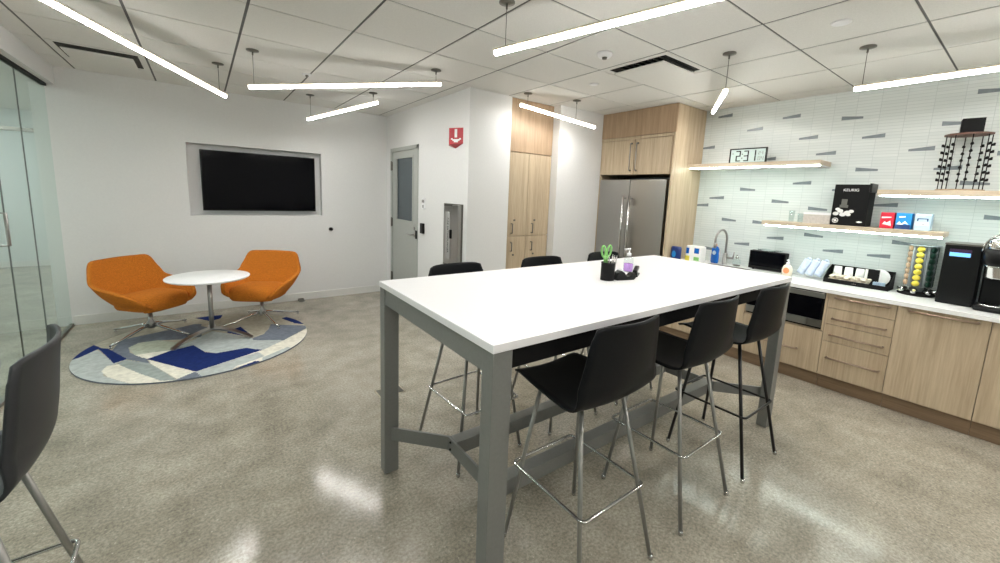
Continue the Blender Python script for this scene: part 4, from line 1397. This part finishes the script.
# hand sanitizer
O = (2.245, 1.615, Z)
t = thing('hand_sanitizer', 'clear pump bottle of purple hand sanitizer on the table', 'bottle', O)
MB(O).lathe([(0, .0005), (.030, .0005), (.033, .01), (.033, .075), (.028, .095), (.013, .108), (0, .109)], O, 24, sx=.9).build('bottle', 'clear', t)
MB(O).lathe([(0, 0), (.029, 0), (.031, .01), (.031, .050), (0, .050)], (O[0], O[1], Z + .004), 24, sx=.88).build('gel', 'purple', t)
MB(O).lathe([(0, 0), (.014, 0), (.014, .018), (.005, .022), (.005, .045), (0, .045)], (O[0], O[1], Z + .106), 14).tube([(O[0] + .01, O[1], Z + .152), (O[0] - .034, O[1] + .01, Z + .149)], .006, 8).build('pump', 'soapwhite', t)

# ------------------------------------------------------------------ round rug
RUG = [('lg', [(-0.975, 4.775), (-0.832, 4.977), (-0.668, 4.543), (-0.608, 4.584), (-0.722, 4.408), (-0.695, 4.271), (-0.606, 4.13), (-0.388, 3.83), (-0.747, 4.058), (-1.1, 4.585)]),
('navy', [(-1.0, 4.731), (-0.93, 5.25), (-0.816, 5.027), (-0.905, 4.854)]),
('slate', [(-0.725, 4.894), (-0.704, 5.189), (-0.517, 5.261), (-0.29, 5.353), (-0.138, 5.426), (-0.076, 5.391), (-0.077, 4.932), (-0.231, 4.931), (-0.414, 5.004), (-0.557, 5.016), (-0.615, 4.905), (-0.59, 4.754), (-0.457, 4.509), (-0.43, 4.389), (-0.6, 4.589)]),
('navy', [(-0.841, 5.042), (-0.758, 4.972), (-0.591, 4.591), (-0.668, 4.535)]),
('sage', [(-0.616, 4.914), (-0.557, 5.016), (-0.415, 5.018), (-0.272, 4.867), (-0.131, 4.74), (-0.088, 4.63), (-0.293, 4.632), (-0.458, 4.517), (-0.554, 4.677)]),
('cream', [(-0.549, 4.666), (-0.451, 4.67), (-0.294, 4.653), (-0.457, 4.509)]),
('cream', [(-0.722, 4.377), (-0.709, 4.495), (-0.642, 4.5), (-0.483, 4.199), (-0.226, 3.863), (-0.324, 3.829), (-0.513, 4.003), (-0.665, 4.224)]),
('mid', [(-0.642, 4.503), (-0.608, 4.584), (-0.43, 4.389), (-0.227, 3.892), (-0.331, 3.943), (-0.483, 4.199)]),
('cream', [(-0.446, 4.485), (-0.115, 4.0), (-0.21, 3.896), (-0.237, 3.927), (-0.419, 4.366)]),
('slate', [(-0.24, 3.912), (-0.124, 4.006), (-0.119, 4.003), (-0.001, 3.838), (-0.211, 3.75)]),
('slate', [(-0.272, 5.369), (-0.143, 5.402), (0.014, 5.176), (-0.023, 5.095), (-0.26, 4.993)]),
('lg', [(-0.25, 4.706), (0.012, 5.074), (0.337, 4.64), (0.584, 4.434), (0.38, 4.226), (0.257, 4.361), (0.03, 4.367), (-0.082, 4.505), (-0.141, 4.682)]),
('navy', [(-0.457, 4.509), (-0.303, 4.639), (-0.238, 4.659), (-0.141, 4.703), (-0.103, 4.598), (-0.051, 4.447), (0.03, 4.371), (0.258, 4.38), (0.382, 4.245), (0.272, 4.137), (-0.119, 4.003)]),
('cream', [(-0.119, 4.003), (0.394, 4.257), (0.584, 4.434), (0.888, 4.724), (0.836, 4.393), (0.594, 4.096), (0.34, 3.95), (0.312, 3.985), (0.154, 3.929), (0.093, 3.856), (-0.038, 3.831)]),
('lg', [(-0.119, 4.003), (0.167, 4.146), (0.344, 4.208), (0.375, 4.074), (0.156, 3.961), (0.083, 3.8), (-0.038, 3.75)]),
('navy', [(0.083, 3.855), (0.195, 3.937), (0.303, 4.001), (0.38, 3.905), (0.226, 3.7), (0.127, 3.7)]),
('lg', [(0.356, 4.049), (0.589, 4.215), (0.63, 4.09), (0.343, 3.8)]),
('slate', [(0.337, 4.64), (0.444, 4.721), (0.545, 5.034), (0.631, 4.956), (0.9, 4.764), (0.583, 4.425), (0.332, 4.574)]),
('taupe', [(0.28, 5.022), (0.469, 5.078), (0.548, 5.06), (0.496, 4.844), (0.446, 4.745), (0.368, 4.708)]),
('navy', [(0.672, 5.198), (0.746, 5.251), (0.95, 4.969), (0.93, 4.76), (0.769, 4.934)]),
('navy', [(0.128, 4.956), (0.26, 5.098), (0.346, 4.672), (0.251, 4.776)]),
('navy', [(-0.19, 5.75), (-0.016, 5.75), (0.145, 5.75), (0.099, 5.523), (0.006, 5.457)])]
def inside(p, poly):
    x, y = p
    c = False
    for (x1, y1), (x2, y2) in zip(poly, poly[1:] + poly[:1]):
        if (y1 > y) != (y2 > y) and x < (x2 - x1) * (y - y1) / (y2 - y1) + x1:
            c = not c
    return c
RC, RR = (-.055, 4.78), .902
keys = list(RUGC.keys())
mb = MB((RC[0], RC[1], 0))
NR, NA = 120, 440
vs = [[None] * NA for _ in range(NR + 1)]
cv = mb.bm.verts.new((RC[0], RC[1], .012))
for i in range(1, NR + 1):
    for k in range(NA):
        a = 2 * PI * k / NA
        vs[i][k] = mb.bm.verts.new((RC[0] + RR * i / NR * math.cos(a), RC[1] + RR * i / NR * math.sin(a), .012))
def rugcol(x, y):
    c = 'base'
    for nm, poly in RUG:
        if inside((x, y), poly):
            c = nm
    return keys.index(c)
for i in range(NR):
    for k in range(NA):
        a = 2 * PI * (k + .5) / NA
        rr = RR * (i + .5) / NR
        mb.mi = rugcol(RC[0] + rr * math.cos(a), RC[1] + rr * math.sin(a))
        k2 = (k + 1) % NA
        if i == 0:
            mb._face([cv, vs[1][k], vs[1][k2]])
        else:
            mb._face([vs[i][k], vs[i + 1][k], vs[i + 1][k2], vs[i][k2]])
mb.mi = keys.index('slate')
low = [mb.bm.verts.new((v.co.x * 1.0, v.co.y, .0005)) for v in vs[NR]]
for k in range(NA):
    k2 = (k + 1) % NA
    mb._face([vs[NR][k], low[k], low[k2], vs[NR][k2]])
rug = mb.build('round_rug', ['rug_' + k for k in keys], fix=False)
tag(rug, 'round rug patterned in navy, grey and cream under the lounge chairs', 'rug')

# ------------------------------------------------------------------ round side table
O = (.012, 4.83, .012)
t = thing('round_table', 'low round white pedestal table between the two orange chairs', 'table', O)
RZ = .648
MB(O).lathe([(0, 0), (.325, 0), (.340, .008), (.342, .016), (.338, .020), (0, .020)], (O[0], O[1] - .01, RZ - .020), 56).build('tabletop', 'white', t)
MB(O).cyl((O[0], O[1], .10), (O[0], O[1], RZ - .02), .020, n=20).build('column', 'satin', t)
MB(O).lathe([(0, 0), (.12, 0), (.12, .006), (0, .006)], (O[0], O[1], RZ - .026), 24).build('top_plate', 'satin', t)
for a in (-PI / 2 - 1.0, -PI / 2 + 1.06, PI / 2):
    dx, dy = math.cos(a), math.sin(a)
    L_ = .365
    pts = []; rad = []
    for k in range(9):
        s_ = k / 8
        pts.append((O[0] + dx * L_ * s_, O[1] + dy * L_ * s_, .125 - .095 * s_ ** 1.9)); rad.append(.034 - .010 * s_)
    mb = MB(O)
    for k in range(9):
        pass
    # flat arched blade
    nx_, ny_ = -dy, dx
    rows = []
    for (x, y, z), r_ in zip(pts, rad):
        rows.append([mb.bm.verts.new((x + nx_ * r_, y + ny_ * r_, z)), mb.bm.verts.new((x - nx_ * r_, y - ny_ * r_, z)),
                     mb.bm.verts.new((x - nx_ * r_, y - ny_ * r_, z - .014)), mb.bm.verts.new((x + nx_ * r_, y + ny_ * r_, z - .014))])
    for A_, B_ in zip(rows, rows[1:]):
        for q in range(4):
            mb._face([A_[q], A_[(q + 1) % 4], B_[(q + 1) % 4], B_[q]], False)
    mb._face(rows[0]); mb._face(rows[-1][::-1])
    mb.lathe([(0, 0), (.016, 0), (.016, .006), (0, .006)], (O[0] + dx * (L_ - .02), O[1] + dy * (L_ - .02), .0125), 14)
    mb.build('foot', 'satin', t)

# ------------------------------------------------------------------ lounge chairs (local: faces +Y)
RIM = [(-.275, .258, .415), (-.318, .19, .455), (-.352, .05, .497), (-.364, -.10, .530), (-.352, -.205, .560), (-.318, -.262, .640), (-.262, -.310, .752), (-.14, -.335, .765), (0, -.342, .768),
       (.14, -.335, .765), (.262, -.310, .752), (.318, -.262, .640), (.352, -.205, .560), (.364, -.10, .530), (.352, .05, .497), (.318, .19, .455), (.275, .258, .415)]
BOT = [(-.215, .262, 0.329), (-.225, .18, 0.309), (-.225, .06, 0.299), (-.220, -.03, 0.299), (-.21, -.09, 0.302), (-.19, -.14, 0.309), (-.165, -.165, 0.314), (-.09, -.175, 0.319), (0, -.178, 0.319),
       (.09, -.175, .335), (.165, -.165, .33), (.19, -.14, .325), (.21, -.09, .318), (.220, -.03, .315), (.225, .06, .315), (.225, .18, .325), (.215, .262, .345)]
rk = [(i / 16, RIM[i]) for i in range(17)]
bk = [(i / 16, BOT[i]) for i in range(17)]
def chair_pt(u, v):
    a = Vector(interp(rk, u)); b = Vector(interp(bk, u))
    if v <= .8:
        s_ = v / .8
        p = a.lerp(b, s_)
        out = Vector((a.x, a.y - .05, 0))
        if out.length > 0: out.normalize()
        p += out * (.018 * math.sin(PI * s_))
        return p
    s_ = (v - .8) / .2
    c = Vector((0, b.y * (1 - .5 * s_) + .03 * s_, .30))
    p = b.lerp(Vector((b.x * .25, b.y * .8 + .01, .286)), s_)
    return p
def make_chair(label):
    t = thing('lounge_chair', label, 'lounge chair', (0, 0, 0), 0, 'orange lounge chairs')
    sh = MB().sheet(chair_pt, 64, 20, -.034).build('shell', 'orange', t)
    # seat cushion: a rounded slab, wider at the front
    mb = MB()
    n = 32
    def out_(s_):
        a = 2 * PI * s_
        x = math.copysign(abs(math.cos(a)) ** .55, math.cos(a)) * .245
        y = math.copysign(abs(math.sin(a)) ** .45, math.sin(a))
        y = .272 * y if y > 0 else .175 * y
        x *= 1.0 + .05 * (y / .3)
        return x, y
    prof = [(.10, .292), (.80, .292), (.93, .305), (.985, .33), (1.0, .365), (.985, .40), (.93, .422), (.80, .436), (.5, .444), (0, .446)]
    rings = []
    for k_, z in prof:
        if k_ == 0:
            rings.append([mb.bm.verts.new((0, .03, z))])
        else:
            rings.append([mb.bm.verts.new((out_(i / 48)[0] * k_, out_(i / 48)[1] * k_ + 0.0, z + .02 * max(0, -(out_(i / 48)[1])) * -1 - (.012 if (out_(i / 48)[1] > .2 and k_ > .9) else 0))) for i in range(48)])
    for A_, B_ in zip(rings, rings[1:]):
        for i in range(48):
            if len(B_) == 1:
                mb._face([A_[i], A_[(i + 1) % 48], B_[0]], True)
            else:
                mb._face([A_[i], A_[(i + 1) % 48], B_[(i + 1) % 48], B_[i]], True)
    mb._face(rings[0][::-1])
    mb.build('seat_cushion', 'orange', t)
    mb = MB()
    mb.lathe([(0, .07), (.030, .07), (.034, .09), (.034, .125), (.020, .15), (.0185, .26), (0, .26)], (0, 0, 0), 20)
    mb.lathe([(0, .26), (.028, .26), (.030, .27), (.030, .31), (0, .31)], (0, 0, 0), 20)
    mb.build('column', 'satin', t)
    st = bpy.data.objects.new('star_base', None)
    mb = MB()
    for k in range(4):
        a = PI / 4 + k * PI / 2
        dx, dy = math.cos(a), math.sin(a)
        pts = [(dx * .015, dy * .015, .108), (dx * .12, dy * .12, .090), (dx * .30, dy * .30, .045), (dx * .405, dy * .405, .026)]
        mb.tube(pts, [.017, .015, .012, .009], 10)
        mb.lathe([(0, 0), (.012, 0), (.012, .014), (0, .018)], (dx * .395, dy * .395, 0), 12)
    s_o = mb.build('star_base', 'chrome', t)
    return t, s_o
c1, star1 = make_chair('left orange fabric lounge chair on a chrome star base')
c1.location = (-.478, 5.25, .0125)
c1.rotation_euler = (0, 0, math.radians(-46) - PI / 2)
star1.rotation_euler = (0, 0, math.radians(49 - 45 + 46 + 90))
f1 = c1
c2 = dup(c1, (.482, 5.20, .0125), math.radians(-123) - PI / 2, 'right orange fabric lounge chair, nearer the grey door')
for ch in c2.children:
    if ch.name.startswith('star_base'):
        ch.rotation_euler = (0, 0, math.radians(16 - 45 + 123 + 90))
